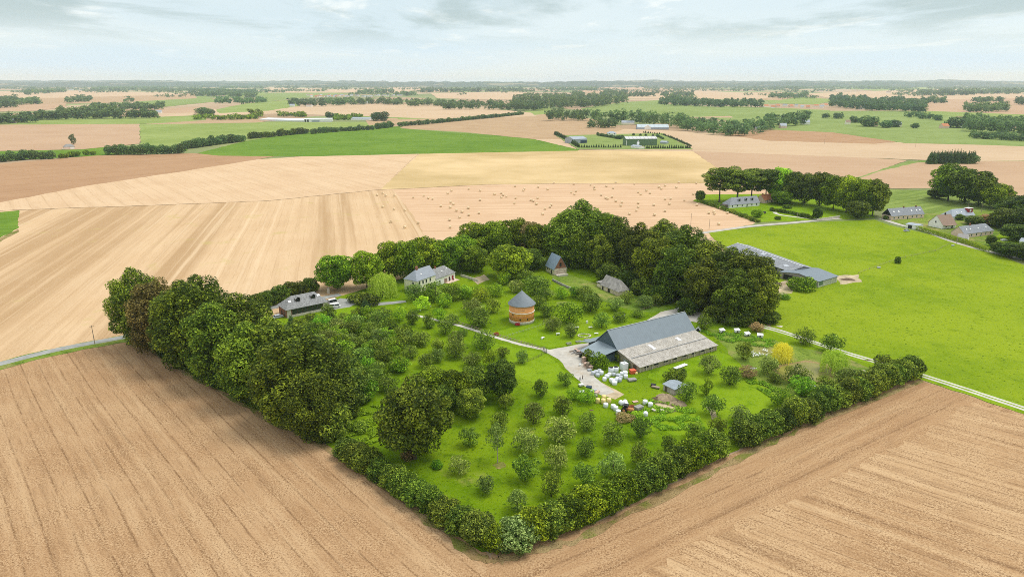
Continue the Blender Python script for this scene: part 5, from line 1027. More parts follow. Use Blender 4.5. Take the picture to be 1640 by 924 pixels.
# hamlet houses
def small_windows(h, n=3, z=0.9, w=1.0, hh=1.3, mat=None):
    for k in range(n): h.hole('front',h.L*(k+0.6)/(n+0.2),z if k != n//2 else 0.05,w,hh if k != n//2 else 2.1,'window' if k != n//2 else 'door',mat or M['white_paint'],M['glass'],'pane')
h = House('slate_house','long white house with three dormers in its grey slate roof beside the bale field','house',(1168,334),(1216,330),8.5,3.0,4.6,M['white'],M['slate'],'hipleft',0.4,4.5); small_windows(h,6)
for t_ in (0.36,0.58,0.79): h.dormer(h.L*t_,0.35,1.8,1.7,M['slate'],M['slate'])
h.part('brick_end', M['pink'], (h.L+0.01,h.L+0.08,0.3,8.2,0,3.0)); h.part('timber_porch', M['dark_wood'], (-4.2,-0.6,1.5,6.0,-0.1,2.6))
h = House('orange_roofed_cottage','brick cottage with an orange tiled roof between slate house and round tree','house',(1224,326),(1247,323),8,3.0,3.6,M['pink'],M['tile'],'gable',0.35); small_windows(h,3); h.chimney(2,None,0.9)
wallrow('garden_wall',[(1308,354),(1324,352),(1345,349)],1.6,0.5,M['stone'],'pale stone garden wall beside the hamlet lane','wall')
h = House('long_house','long hamlet house with grey slate roof, several skylights and a black gable','house',(1427,353),(1479,349),8.5,3.2,4.6,M['pink'],M['slate'],'gable',0.3)
for x in (0.12,0.27,0.66,0.82,0.92): h.skylight(h.L*x,0.5,1.3,1.3)
h.chimney(h.L*0.48,None,0.8); h.chimney(h.L*0.86,None,0.8); small_windows(h,7); b = MB(); b.prism([(0.1,3.2),(4.25,7.6),(8.4,3.2)],-0.1,-0.02); b.build('black_gable', M['black'], h.o)
h = House('flat_roofed_garage','white flat roofed garage in front of the long hamlet house','garage',(1450,365),(1470,368),8,2.6,0.35,M['white'],M['grey_sheet'],'gable',0.2); h.hole('front',h.L*0.35,0.02,2.4,2.1,'door',M['steel'],M['black'],'door_leaf'); h.hole('left',4,1,1.2,0.9)
h = House('brown_roofed_house','white gabled hamlet house with a steep brown tiled roof and chimney','house',(1509,367),(1530,365),11,3.0,5.6,M['white'],M['brown_tile'],'gable',0.35); h.chimney(h.L*0.62,None,1.0,0.8,M['black']); small_windows(h,2,0.9,1.3,1.3); h.hole('left',5.5,3.4,1.0,1.2); h.part('porch_roof', M['brown_tile'], (0.3,h.L-0.3,-2.2,-0.06,2.5,2.65))
h = House('red_dormer_house','house with pale grey roof and a dark red dormer behind the brown roofed house','house',(1524,353),(1560,350),9,2.8,4.2,M['white'],M['grey_sheet'],'hipleft',0.3,4); b = MB(); b.box(h.L*0.76,h.L*0.97,1.6,5,4.0,7.2); d = b.build('dormer', M['red_wall'], h.o); MB().box(h.L*0.75,h.L*0.98,1.3,5.4,7.2,7.4).build('dormer_roof', M['white_paint'], d); MB().box(h.L*0.83,h.L*0.9,1.54,1.62,4.8,6.4).build('window', M['white_paint'], d); h.skylight(h.L*0.3,0.5); h.skylight(h.L*0.5,0.5); small_windows(h,4)
h = House('pink_walled_house','low pink walled house with a pale grey slate roof behind the clipped hedge','house',(1543,382),(1590,376),8.5,3.0,4.0,M['pink'],M['slate'],'hipright',0.3,3); small_windows(h,6)
for x in (0.16,0.28,0.55,0.82): h.skylight(h.L*x,0.5,1.0,1.1)
h.chimney(h.L*0.36,None,1.1,1.0)
h = House('weathered_shed','grey weathered shed with a pale gable left of the pink walled house','shed',(1532,386),(1548,388),9,2.3,1.8,M['white'],M['grey_wood'],'gable',0.3)
h = House('orange_roofed_house','orange tiled house half hidden by dark trees at the right edge','house',(1600,326),(1624,322),8,3.4,3.8,M['cream'],M['tile'],'hipleft',0.35,3.5); small_windows(h,2)
h = House('garden_shed','small grey shed at the right edge of the hamlet gardens','shed',(1632,392),(1660,396),6,2.4,1.5,M['white'],M['grey_sheet'],'gable',0.3)
def hedgebox(name, px, w, h_, label):
    pts = [at(*q) for q in px]; g = np.random.default_rng(int(px[0][0])); P = []; N = []
    for a, c in zip(pts, pts[1:]):
        L_ = (c-a).length; n = int(L_*160); d = (c-a)/L_; nn = Vector((-d.y,d.x,0)); t_ = g.random(n)*L_; s_ = g.integers(0,3,n); u = g.random(n)
        off = np.where(s_ == 0,-w/2,np.where(s_ == 1,w/2,(u-0.5)*w)); zz = np.where(s_ == 2,h_,u*h_)
        P.append(np.c_[a.x+d.x*t_+nn.x*off,a.y+d.y*t_+nn.y*off,zz]); nm = np.where(s_[:,None] == 2,[0,0,1],np.sign(off)[:,None]*np.array([nn.x,nn.y,0.3])); N.append(nm)
    P = np.concatenate(P)+g.normal(size=(sum(len(x) for x in P),3))*0.08; N = unit(np.concatenate(N)+g.normal(size=P.shape)*0.4); A_, B_ = frames(g,N,0.22*(0.6+0.8*g.random(len(P))),0.8)
    return tag(link(name, quads_mesh(name,P,A_,B_,0.4+0.3*g.random(len(P)),LEAF['fresh'])), label, 'hedge')
hedgebox('clipped_hedge',[(1469,368),(1510,380),(1560,395),(1582,404)],2.6,2.6,'long straight clipped green hedge along the hamlet lane')

# the modern farm in the middle distance
def far_house(name, label, px0, px1, D, hw, hr, wall, roof, style='gable', cat='building', z=0.0, group=None, ins=None):
    A, B = at(*px0), at(*px1); h = House(name, label, cat, A, B, D, hw, hr, wall, roof, style, 0.3, ins, group); h.o.location.z = z; return h
h = far_house('grey_farm_shed','blue grey farm shed with a low pale roof behind a conifer hedge',(918,231),(940,230),26,7,3.2,M['grey_sheet'],M['grey_sheet'],'gable','shed',0.5); h.part('opening', M['blue_paint'], (h.L*0.52,h.L*0.98,-0.1,0.02,0,4.6))
h = far_house('green_hangar','large green walled farm hangar with a pale ribbed roof',(1002,234.5),(1052,234),18,10.5,3.2,M['green_sheet'],ribbed('pale_ribbed_roof',(0.60,0.60,0.58),(1,0,0),6.0,0.7,0.1,0.6),'gable','hangar',0.5); h.part('corner_post', M['white_paint'], (0.6,1.4,-0.15,-0.02,0,8))
h = far_house('low_shed','low pale sheet roofed shed in front of the green hangar',(1010,237.5),(1023,239.5),10,3,1.6,M['white'],M['grey_sheet'],'gable','shed',0.5)
so = empty('silo', at(1021.5,237), 0, 'white upright silo between low shed and green hangar', 'silo'); so.location.z = 0.4; MB().lathe([(1.9,0),(1.9,8.5)],16).build('tank', M['white_paint'], so, None, True); MB().lathe([(1.95,8.5),(0.4,10)],16).build('roof', M['steel'], so, None, True)
h = far_house('white_villa','white house with grey roof on the lawn of the modern farm',(973,219),(987,219),11,5.5,3,M['white'],M['grey_sheet'],'hip','house',0.5,None,5); small_windows(h,3,3,1.6,1.8)
h = far_house('small_grey_shed','small blue grey shed right of the green hangar',(1057,231),(1067,231.5),10,3,1.4,M['grey_sheet'],M['grey_sheet'],'gable','shed',0.5)
h = far_house('farmhouse','old farmhouse with a pale grey roof behind clipped trees in the middle distance',(996,200),(1016,200),14,4,4.5,M['cream'],M['grey_sheet'],'gable','house',0.5)
h = far_house('long_barn','long barn with a pale blue grey roof and one white gable',(1021,208),(1071,208),20,4,6,M['grey_sheet'],ribbed('pale_blue_roof',(0.46,0.54,0.58),(1,0,0),9.0,0.5,0.08,0.85),'gable','barn',0.5)
b = MB(); b.poly([(h.L*0.22,-0.4,0),(h.L*0.42,-0.4,0),(h.L*0.42,-0.4,5),(h.L*0.32,-0.4,9),(h.L*0.22,-0.4,5)]); b.slab([(h.L*0.22,-0.35,5),(h.L*0.32,-0.35,9),(h.L*0.32,8,9),(h.L*0.22,8,5)],0.4); b.slab([(h.L*0.32,-0.35,9.003),(h.L*0.42,-0.35,5),(h.L*0.42,8,5),(h.L*0.32,8,9.003)],0.4); b.build('white_gable', M['white'], h.o)
b = at(1016,206)
row([(889,216),(905,224),(927,237)], 5.5, 'conifer', 5, 7.5, 'conifer', 'windbreak_conifer', 'young conifer of the left windbreak of the modern farm', 'conifer', 'windbreak conifers of the modern farm')
row([(928,237.5),(997,237.5)], 3.6, 'conifer', 3.4, 5.5, 'conifer', 'windbreak_conifer', 'slender conifer of the front windbreak below the villa', 'conifer', 'windbreak conifers of the modern farm')
row([(1025,239),(1108,238.5)], 3.4, 'conifer', 3.6, 6, 'conifer', 'windbreak_conifer', 'slender conifer of the front windbreak before the green hangar', 'conifer', 'windbreak conifers of the modern farm')
row([(1106,235),(1085,226),(1062,217),(1030,213)], 8, 'conifer', 4.0, 4.5, 'conifer', 'windbreak_conifer', 'small conifer of the right windbreak of the modern farm', 'conifer', 'windbreak conifers of the modern farm')
row([(958,218),(970,220),(992,224),(998,222)], 7, 'far', 7, 6, 'far', 'garden_tree', 'garden tree round the white villa', 'tree', 'garden trees of the modern farm')
row([(1014,218),(1050,219),(1062,224)], 12, 'far', 6, 5, 'far', 'garden_tree', 'garden tree behind the green hangar', 'tree', 'garden trees of the modern farm')
# long white sheds on the left
h = far_house('greenhouse','long low white sloping greenhouse roof left of the pale green field',(416,193.5),(487,195.5),60,3.2,2.2,M['white_paint'],M['wrap'],'gable','greenhouse',0.4)
h = far_house('white_hall','white flat hall with dark loading openings right of the greenhouse',(487,196),(532,195.5),40,7,0.8,M['white_paint'],M['white_paint'],'gable','hall',0.4)
for u in (0.02,0.11): h.part('opening', M['black'], (h.L*u,h.L*(u+0.06),-0.2,0.02,0,5.5))
h.part('dark_bay', M['grey_sheet'], (h.L*0.27,h.L*0.55,-0.3,0.02,0,4.5))
h = far_house('grey_roofed_shed','grey roofed sheds left of two round trees in the fields',(562,193),(592,193.5),30,4,3,M['white'],M['grey_sheet'],'gable','shed',0.4)
h = far_house('ruined_house','tumbledown pinkish house beside a slim poplar in the pink field',(104,240),(121,239),9,3.5,3.5,M['pink'],M['grey_wood'],'hip','house',0.5,None,4); h.part('rubble', M['pink'], (-4,6,-4,-0.3,0,1.6)); h.part('white_wall', M['white'], (h.L*0.5,h.L*0.9,-1.0,-0.1,0,2.6))
# village houses, each its own object
def village(lst, label, group, seed, roofs=('grey_sheet','slate','brown_tile','tile'), walls=('white','cream','pink')):
    g = random.Random(seed)
    for x, y, w in lst:
        a = at(x,y); b2 = at(x+w,y+g.uniform(-.12,.12)); h = House('village_house', label, 'house', a, b2, 10+g.random()*4, 5.2, 5.0, M[g.choice(walls)], M[g.choice(roofs)], 'gable', 0.3, None, group); h.o.location.z = 0.4
g = random.Random(4)
village([(493+i*5.2+g.uniform(-1,1), 153.5+g.uniform(0,2.5), g.uniform(3,4.5)) for i in range(11)]+[(497+i*5+g.uniform(-1.5,1.5), 155.5+g.uniform(0,1.3), g.uniform(3,4.5)) for i in range(9)], 'small pale house in the left half of the distant village above the woods', 'houses of the distant village', 1)
village([(552+i*5.2+g.uniform(-1,1), 154+g.uniform(0,2.5), g.uniform(3,4.5)) for i in range(18)], 'small grey roofed house in the right half of the distant village above the woods', 'houses of the distant village', 2, ('grey_sheet','slate'))
village([(1226+i*9.5+g.uniform(-2,2), 172+g.uniform(-1.5,2), g.uniform(5,7)) for i in range(11)], 'small pale house of the hamlet beyond the far green pasture', 'houses of the far right hamlet', 3)
village([(1392,174.5,9),(1404,174,8),(1415,176,7),(1378,175,6)], 'pale house at the foot of the large rounded wood', 'houses at the rounded wood', 4)
village([(1250,206,10),(1286,200,11)], 'low house beside the grove in the far pastures', 'houses at the grove', 5)
village([(1355,200,7),(1400,203,6),(1432,203.5,12),(1510,206.5,10),(1540,204,6)], 'low house in the line of trees across the far green pasture', 'houses across the far pasture', 6)
village([(18,198,5),(28,168,9),(250,182.5,9),(347,156,13),(372,153,9),(160,138,8),(110,145,7),(125,146,6),(392,156,6)], 'lone pale farm building in the hazy left fields', 'farm buildings in the hazy left', 7, ('grey_sheet','grey_sheet','brown_tile'))
village([(464,171.5,8),(490,171.5,9),(575,167,14),(553,139.5,22),(770,147,6),(795,141,7),(1015,139.5,9),(1060,153,7),(1310,147,8),(1420,149,7),(1552,149,8),(1580,150,6),(1548,178,10),(1562,178,8),(1210,212,8)], 'lone pale farm building in the hazy fields of the middle and right', 'farm buildings in the hazy right', 8, ('grey_sheet','grey_sheet','brown_tile'))
for k, (x, y, hh, lab) in enumerate(((25,137,34,'church spire on the left horizon'),(889,138.5,30,'thin mast on the horizon'))):
    o = empty('spire' if k == 0 else 'mast', at(x,y), 0, lab, 'tower'); 
    if k == 0: MB().box(-6,6,-6,6,0,20).build('tower', M['grey_sheet'], o); MB().tube([(0,0,20),(0,0,52)],[7,0.4],4).build('spire_roof', M['slate'], o)
    else: MB().tube([(0,0,0),(0,0,60)],[1.2,0.6],6).build('pole', M['white_paint'], o)

# ---------------- small things ----------------
# round straw bales, each its own object
bm_ = MB(); bm_.tube([(-0.75,0,0.9),(-0.70,0,0.9),(0.70,0,0.9),(0.75,0,0.9)],[0.84,0.9,0.9,0.84],14); BALE = bm_.mesh('straw_bale', False); BALE.materials.append(M['straw'])
BL = [(604,314,0),(613,311.5,0),(618,315,0),(632,315,0),(613,333,0),(631,337,0),(648.5,338.7,0),(626,357,0),(648,366,0),(670,359,0)]
BR = [(662,318),(679,315),(686,319),(693,320),(723,307),(717,311.5),(751,304),(769,307),(722,326),(726,329),(706,332),(721,334),(731,339),(740,341),(750,335),(751,346),(767,343),(736,350),(720,354),(721,366),(769,322),(792,313),(803,311),(806,314),(803,318),(811,316.5),(826,319),(824,327.5),(825,300),(840,304),(838,307),(862,301),(877,305),(887,294.5),(850,322),(854,323.5),(861,319),(859,328.5),(883,330),(881,333),(873,336),(869,345),
 (919,296),(946,297.5),(952,301),(952,305),(971,300),(982,303),(986,293.6),(1016,296),(1022,309.6),(1026,313),(1035,307),(1041,311),(1055,301),(1059,304),(1065,299),(1083,302),(1087,294),(1115,295),(915,310),(922.5,308),(920,313),(963,314),(970,319),(973,320),(980,317),(986,324),(996,326),(994,331),(1022,327),(1022,333.6),(1019,339),(1047,330),(1065,339.5),(1048,346),(1008,344.5),(1065,321),(1074,320),(1072,328.5),(1096,322.6),(1110,313),(1116,330),(1135,343),(1143,341),(1144,344),(1153,335),(1165,343),(1151,361)]
for q in BL+BR:
    o = link('straw_bale', BALE); o.location = at(q[0],q[1]); o.location.z = 0.03; o.rotation_euler = (0,0,rnd.uniform(-0.5,0.5)+(1.3 if len(q) > 2 else 0.15)); k = rnd.uniform(0.95,1.12); o.scale = (k,k,k)
    tag(o, 'round straw bale lying on the swathed stubble left of the bale field' if len(q) > 2 else 'round straw bale lying on the pinkish bale field behind the trees', 'straw bale', 'straw bales on the stubble')
# wrapped bales and big bags by the barn
def wrapped(px, py, r, hgt, mat, label, group, top=None, cat='wrapped bale', lay=False):
    b = MB(); s_ = [(r*0.86,0.0),(r,0.08),(r*1.02,hgt*0.5),(r,hgt-0.1),(r*0.86,hgt)]; b.lathe(s_, 14); o = b.build('wrapped_bale', mat, None, None, True); o.location = at(px,py); o.rotation_euler.z = rnd.random()*3
    if lay: o.rotation_euler = (math.pi/2, 0, rnd.uniform(-.6,.6)); o.location.z = r
    tag(o, label, cat, group)
    if top: b = MB(); b.lathe([(r*0.8,hgt+0.005),(r*0.8,hgt+0.03)],14); b.build('open_top', top, o)
    return o
GW = 'white wrapped bales and bags by the lean-to'
for px, py in ((978.5,597),(986,596)): wrapped(px,py,0.95,2.0,M['wrap'],'left open white drum with dark inside below the barn' if px < 980 else 'right open white drum with dark inside below the barn',GW,M['black'],'drum')
for px, py in ((976,602),(996,601),(1002,606),(1001,601),(963,600),(972,605),(968,610),(984,616),(979,611),(989,610),(981,613)): wrapped(px,py,rnd.uniform(.65,.9),rnd.uniform(1.1,1.5),M['wrap'],'white film wrapped bundle in the heap in front of the lean-to',GW)
for px, py in ((983,602),(990,604),(994,607),(986,612),(992,611),(950,600),(955,598),(960,596),(957,603)): wrapped(px,py,rnd.uniform(.6,.8),rnd.uniform(1.0,1.4),M['grey_wrap'],'grey film wrapped bundle in the heap in front of the lean-to',GW)
o = empty('tank', at(999,592), R(32), 'tall white square tank at the lean-to corner', 'tank'); b = MB(); b.box(-1.1,1.1,-1,1,0.15,2.6); b.build('body', M['wrap'], o); b = MB(); b.box(-1.2,1.2,-1.1,1.1,0,0.16); b.build('pallet', M['wood'], o); b = MB(); b.tube([(0,0,2.6),(0,0,2.75)],[0.25,0.25],10); b.build('cap', M['black'], o)
o = empty('door_panel', at(1008,584), R(32), 'white panel leaning against the end of the lean-to', 'panel'); b = MB(); b.box(-1.2,1.2,-0.08,0.08,0,2.3); b.build('sheet', M['wrap'], o); b = MB(); b.box(-1.25,-1.15,-0.1,0.1,0,2.35); b.box(1.15,1.25,-0.1,0.1,0,2.35); b.build('frame', M['steel'], o)
o = empty('red_bin', at(1013,598), R(20), 'red plastic bin with a lid at the corner of the lean-to', 'bin'); b = MB(); b.prism([(-0.7,0.1),(-0.85,1.3),(0.85,1.3),(0.7,0.1)],-0.9,0.9); b.build('body', M['red_paint'], o); MB().box(-1,1,-.92,.92,1.3,1.42).build('lid', M['red_paint'], o)
wrapped(1019,599,0.5,0.7,M['yellow_wrap'],'small cream sack beside the red bin','sacks')
GY = 'yellow wrapped bales at the yard edge'
for (px,py,z,lab) in ((957,645,0,'left yellow wrapped bale at the yard edge'),(966,646,0,'middle yellow wrapped bale at the yard edge'),(975,645,0,'right yellow wrapped bale at the yard edge'),(967,640,0,'rear yellow wrapped bale of the four at the yard edge')): wrapped(px,py,0.72,1.55,M['yellow_wrap'],lab,GY)
GL = 'white wrapped bales below the yard'
for (px,py,lay,lab) in ((970,652,0,'white wrapped bale just below the yellow ones'),(982,654,0,'upper of three white bales left of the tractor'),(986,657,0,'middle of three white bales left of the tractor'),(990,663,0,'lower of three white bales left of the tractor'),(993,647,1,'left lying white bale behind the tractor'),(1001,646,1,'right lying white bale behind the tractor'),(1003,650,1,'white bale touching the tractor'),(1033,647,0,'left of two white bales on the lawn right of the scrap'),(1041.5,651,0,'right of two white bales on the lawn right of the scrap'),(1034,665,1,'lone lying white bale right of the tractor')): wrapped(px,py,0.75,1.35,M['wrap'],lab,GL,lay=bool(lay))
# crates, pallets, timber
def crate_stack(px, py, n, mat, label, group=None, rz=0.5):
    for k in range(n):
        o = empty('crate', at(px,py)+Vector((0,0,0.78*k)), rz+rnd.uniform(-.08,.08), label if n == 1 else label+(', lowest' if k == 0 else ', top' if k == n-1 else ', middle')+' of its stack', 'crate', group)
        b = MB()
        for z in (0.16,0.36,0.56): b.box(-.62,.62,-.54,-.5,z,z+.15); b.box(-.62,.62,.5,.54,z,z+.15); b.box(-.62,-.58,-.5,.5,z,z+.15); b.box(.58,.62,-.5,.5,z,z+.15)
        b.box(-.57,.57,-.49,.49,.14,.7); b.build('sides', mat, o); b = MB()
        for x in (-.5,0,.5): b.box(x-.08,x+.08,-.5,.5,0,.12)
        b.build('skid', M['wood'], o)
GC = 'stacked wooden crates beside the yard'
for px, py, n, m_, lab in ((935,581,3,M['pallet'],'pinkish crate beside the yard, rear stack'),(938,587,2,M['pallet'],'pinkish crate beside the yard, left front stack'),(942.5,590,3,M['wood'],'brownish crate beside the yard, middle stack'),(946,592,2,M['pallet'],'pinkish crate beside the yard, right front stack'),(944,594,1,M['grey_wrap'],'pale grey crate in front of the stacked crates')): crate_stack(px,py,n,m_,lab,GC)
wrapped(929,586,0.45,0.9,M['white_paint'],'small white drum left of the crate stacks','drums',cat='drum'); wrapped(930,572,0.55,1.3,M['black'],'black drum behind the crate stacks','drums',cat='drum')
tp = empty('timber_stack', at(925,565), R(50), 'untidy pile of grey timber and pallets at the yard edge', 'timber pile')
for k in range(14): b = MB(); Mx = Matrix.Translation((rnd.uniform(-1.6,1.6),rnd.uniform(-2.2,2.2),0.25+0.16*(k//3)))@Matrix.Rotation(rnd.uniform(-.7,.7),4,'Z')@Matrix.Rotation(rnd.uniform(-.12,.12),4,'Y'); b.box(-1.5,1.5,-.16,.16,-.1,.1,Mx); b.build('plank', M['grey_wood'] if k % 3 else M['wood'], tp)
for k in range(3): b = MB(); Mx = Matrix.Translation((rnd.uniform(-1,1),rnd.uniform(-2,2),0.95+.15*k))@Matrix.Rotation(rnd.uniform(0,3),4,'Z'); b.box(-.6,.6,-.5,.5,0,.14,Mx); b.build('pallet', M['pallet'], tp)
def flat_thing(name, px, py, lx, ly, lz, mat, label, cat, rz, legs=None, z0=0.0):
    o = empty(name, at(px,py), rz, label, cat); b = MB(); b.box(-lx/2,lx/2,-ly/2,ly/2,z0,z0+lz); b.build('panel' if not legs else 'bed', mat, o); b = MB()
    for sx_ in (-1,1):
        for sy in (-1,1): b.box(sx_*lx*0.42-.06,sx_*lx*0.42+.06,sy*ly*0.4-.06,sy*ly*0.4+.06,0,max(z0,0.05))
    b.build('feet', legs or M['wood'], o); return o
flat_thing('board', 1090,588,6.2,1.6,0.12,M['white_paint'],'long white sheet lying on blocks in the grass beside the lean-to','sheet',R(38),None,0.35)
flat_thing('board', 932,628,1.9,1.3,0.12,M['white_paint'],'white panel lying on the grass left of the yellow bales','panel',0.2,None,0.3)
o = flat_thing('cart', 930.5,619,1.5,1.1,0.5,M['white_paint'],'small white cart on the grass at the yard road','cart',0.4,M['black'],0.45)
flat_thing('trailer', 1012,610,2.8,1.8,0.45,M['grey_wood'],'grey trailer bed lying in the grass right of the white bundles','trailer',R(15),M['rust'],0.35)
flat_thing('scrap_box', 1023,655,2.6,1.8,0.8,M['grey_wood'],'grey box of boards right of the tractor','box',R(35),M['wood'],0.2)
flat_thing('board', 1017.5,644,1.7,1.1,0.15,M['pallet'],'pinkish board lying above the grey box','board',0.3,None,0.2)
flat_thing('cart', 1050,622,2.6,1.0,0.35,M['wood'],'low wooden cart left of the tin shed','cart',R(-30),M['black'],0.4)
flat_thing('covered_heap', 1046,619,1.5,1.2,0.8,M['black'],'black covered box at the low wooden cart','box',R(-20),M['black'],0.1)
for k,(px,py,lx,ly,lz,m_,lab) in enumerate(((943,624,1.7,1.3,1.1,M['blue_paint'],'dark blue box among the dumped boards'),(950,627,2.4,0.9,0.5,M['grey_wrap'],'grey sheet metal among the dumped boards'),(956,630,2.2,1.0,0.6,M['pallet'],'pinkish boards left of the yellow bales'),(954,634,2.0,0.9,0.4,M['grey_wood'],'grey boards left of the yellow bales'),(1047,658,1.4,0.9,0.4,M['stone'],'pale stone block on the grass right of the scrap'),(1060,659,1.0,0.8,0.5,M['stone'],'small pale stone right of the scrap'))): flat_thing('scrap', px,py,lx,ly,lz,m_,lab,'scrap',R(-20+37*k),M['wood'],0.15)
def heap(px, py, rx, ry, hgt, mat, label, name='soil_heap'):
    g = np.random.default_rng(int(px)); b = MB(); n, m_ = 18, 7; c = at(px,py); ph = g.random(6)*6.28
    for i in range(m_):
        t = i/(m_-1)
        for j in range(n):
            a = 2*math.pi*j/n; k = (1-t)*(1+0.16*math.sin(3*a+ph[0])+0.10*math.sin(5*a+ph[1]))+g.normal()*0.03; b.v.append((math.cos(a)*rx*k, math.sin(a)*ry*k, -0.1+hgt*(1-(1-t)**1.6)*(1+g.normal()*0.08)))
    for i in range(m_-1): b.f += [(i*n+j, i*n+(j+1)%n, (i+1)*n+(j+1)%n, (i+1)*n+j) for j in range(n)]
    o = b.build(name, mat, None, None, True); o.location = c; return tag(o, label, 'heap')
heap(1066,640,4.2,3.6,1.9,M['soil'],'rough brown soil heap below the tin shed'); heap(1085,648,3.4,2.6,1.4,M['soil'],'smooth low soil heap right of the rough one'); heap(1052,641,2.0,1.8,1.2,M['dark_soil'],'small dark dung heap left of the soil heaps'); heap(1358,448,4.5,3,0.8,M['dark_soil'],'dark dung heap at the end of the long grey shed'); heap(1251,455,5,3,0.8,M['soil'],'pale rubble heap in the yard of the long grey shed','rubble_heap'); heap(1012,652,2.0,0.9,0.9,M['rust'],'rust red scrap heap behind the tractor','scrap_heap'); heap(947,657,1.2,.8,.3,M['dark_soil'],'dark patch of ash in the grass below the yellow bales','ash_heap')
heap(1282,548,1,1,.3,M['stone'],'small pale stone pile at the chalk track','stone_pile'); heap(1249,523,1.6,1.0,0.5,M['stone'],'stones in the meadow edge below the right belt','stone_pile'); heap(1390,577,3,1.2,.3,M['dark_soil'],'bare molehill like soil patch beside the chalk track','soil_patch')
# tractor
tr = empty('tractor', at(1005,660), R(-28), 'old orange tractor standing among white bales', 'tractor')
b = MB(); b.prism([(-.42,.75),(-.42,1.45),(-.25,1.6),(.25,1.6),(.42,1.45),(.42,.75)],0.1,1.9); b.build('bonnet', M['orange_paint'], tr); b = MB(); b.box(-1.5,0.1,-.55,.55,.7,1.15); b.build('chassis', M['rust'], tr)
b = MB()
for x in (-1.3,0.0):
    for y in (-.7,.64): b.box(x,x+.06,y,y+.06,1.1,2.3)
b.box(-1.4,.15,-.78,.78,2.3,2.4); b.build('cab', M['black'], tr); b = MB(); b.box(-1.05,-.55,-.28,.28,1.15,1.35); b.box(-1.1,-1.0,-.28,.28,1.3,1.8); b.build('seat', M['dark_cloth'], tr)
for x, y, r_, w_ in ((-.9,-.95,.82,.42),(-.9,.55,.82,.42),(1.5,-.8,.48,.26),(1.5,.55,.48,.26)): b = MB(); b.tube([(x,y,r_),(x,y+w_,r_)],[r_,r_],16); wl = b.build('wheel', M['rubber'], tr); b = MB(); b.tube([(x,y-.03,r_),(x,y+w_+.03,r_)],[r_*.5,r_*.5],12); b.build('rim', M['orange_paint'], wl)
b = MB(); b.tube([(1.0,.1,1.55),(1.0,.1,2.3)],[.05,.05],6); b.build('exhaust', M['rust'], tr)
# cars
def car(p, rz, mat, label, group=None, L=4.3, tall=1.45, van=False, name='car'):
    o = empty(name, p, rz, label, 'van' if van else 'car', group); W2 = 0.88 if not van else 1.05; b = MB(); hb = 0.95 if not van else 1.15; x0, x1 = -L/2, L/2
    prof = [(x0,.35),(x0,hb*0.92),(x0+.25,hb),(x1-.9,hb*0.97),(x1-.1,hb*.80),(x1,.55),(x1,.35)]; n = len(prof)
    b.v += [(x,-W2,z) for x,z in prof]+[(x,W2,z) for x,z in prof]; b.f += [tuple(range(n)), tuple(range(2*n-1,n-1,-1))]+[(k,n+k,n+(k+1)%n,(k+1)%n) for k in range(n)]; b.build('body', mat, o)
    ft, rt = (x1-1.55, x0+.75) if not van else (x1-.75, x0+.25); fb, rb = (x1-.95, x0+.2) if not van else (x1-.45, x0+.08); c = MB(); zt = tall
    q = [(rb,-W2*.96,hb-.02),(fb,-W2*.96,hb-.05),(fb,W2*.96,hb-.05),(rb,W2*.96,hb-.02),(rt,-W2*.78,zt-.07),(ft,-W2*.78,zt-.07),(ft,W2*.78,zt-.07),(rt,W2*.78,zt-.07)]
    c.v = q; c.f = [(0,1,5,4),(1,2,6,5),(2,3,7,6),(3,0,4,7),(4,5,6,7)]; c.build('windows', M['glass'], o)
    r = MB(); r.slab([(rt-.05,-W2*.8,zt),(ft+.05,-W2*.8,zt),(ft+.05,W2*.8,zt),(rt-.05,W2*.8,zt)],.08)
    for x_b, x_t in ((rb,rt),((rb+fb)/2,(rt+ft)/2),(fb,ft)):
        for sy in (-1,1): r.tube([(x_b,sy*W2*.965,hb-.03),(x_t,sy*W2*.79,zt-.05)],[.05,.05],6)
    r.build('roof', mat, o)
    for x in (x0+.8, x1-.85):
        for sy in (-1,1): b = MB(); b.tube([(x,sy*(W2-.16),.32),(x,sy*(W2+.02),.32)],[.32,.32],14); wl = b.build('wheel', M['rubber'], o); b = MB(); b.tube([(x,sy*(W2-.1),.32),(x,sy*(W2+.04),.32)],[.19,.19],10); b.build('rim', M['steel'], wl)
    for sy in (-1,1): b = MB(); b.box(x1-.1,x1+.02,sy*W2*.7-.15,sy*W2*.7+.15,.58,.72); b.build('headlight', M['white_paint'], o); b = MB(); b.box(x0-.02,x0+.08,sy*W2*.75-.12,sy*W2*.75+.12,.65,.85); b.build('tail_light', M['red_paint'], o)
    return o
car(at(1093,497), R(172), M['white_paint'], 'white hatchback parked on the gravel behind the metal barn', L=4.5)
car(at(537,492.5), R(15), M['white_paint'], 'white van parked at the right end of the slate longhouse', None, 4.6, 1.9, True, 'van')
car(at(533,487), R(40), M['white_paint'], 'taller white camper van behind the white van at the longhouse', None, 4.4, 2.4, True, 'camper_van')
car(at(446,509), R(40), M['grey_wrap'], 'pale grey car half hidden behind the brick end of the longhouse'); car(at(1224,342), R(60), M['dark_cloth'], 'dark car on the drive of the slate house'); car(at(1608,386), R(10), M['white_paint'], 'white car parked on the hamlet lawn'); car(at(1452,371), R(20), M['grey_wrap'], 'pale car beside the flat roofed garage')
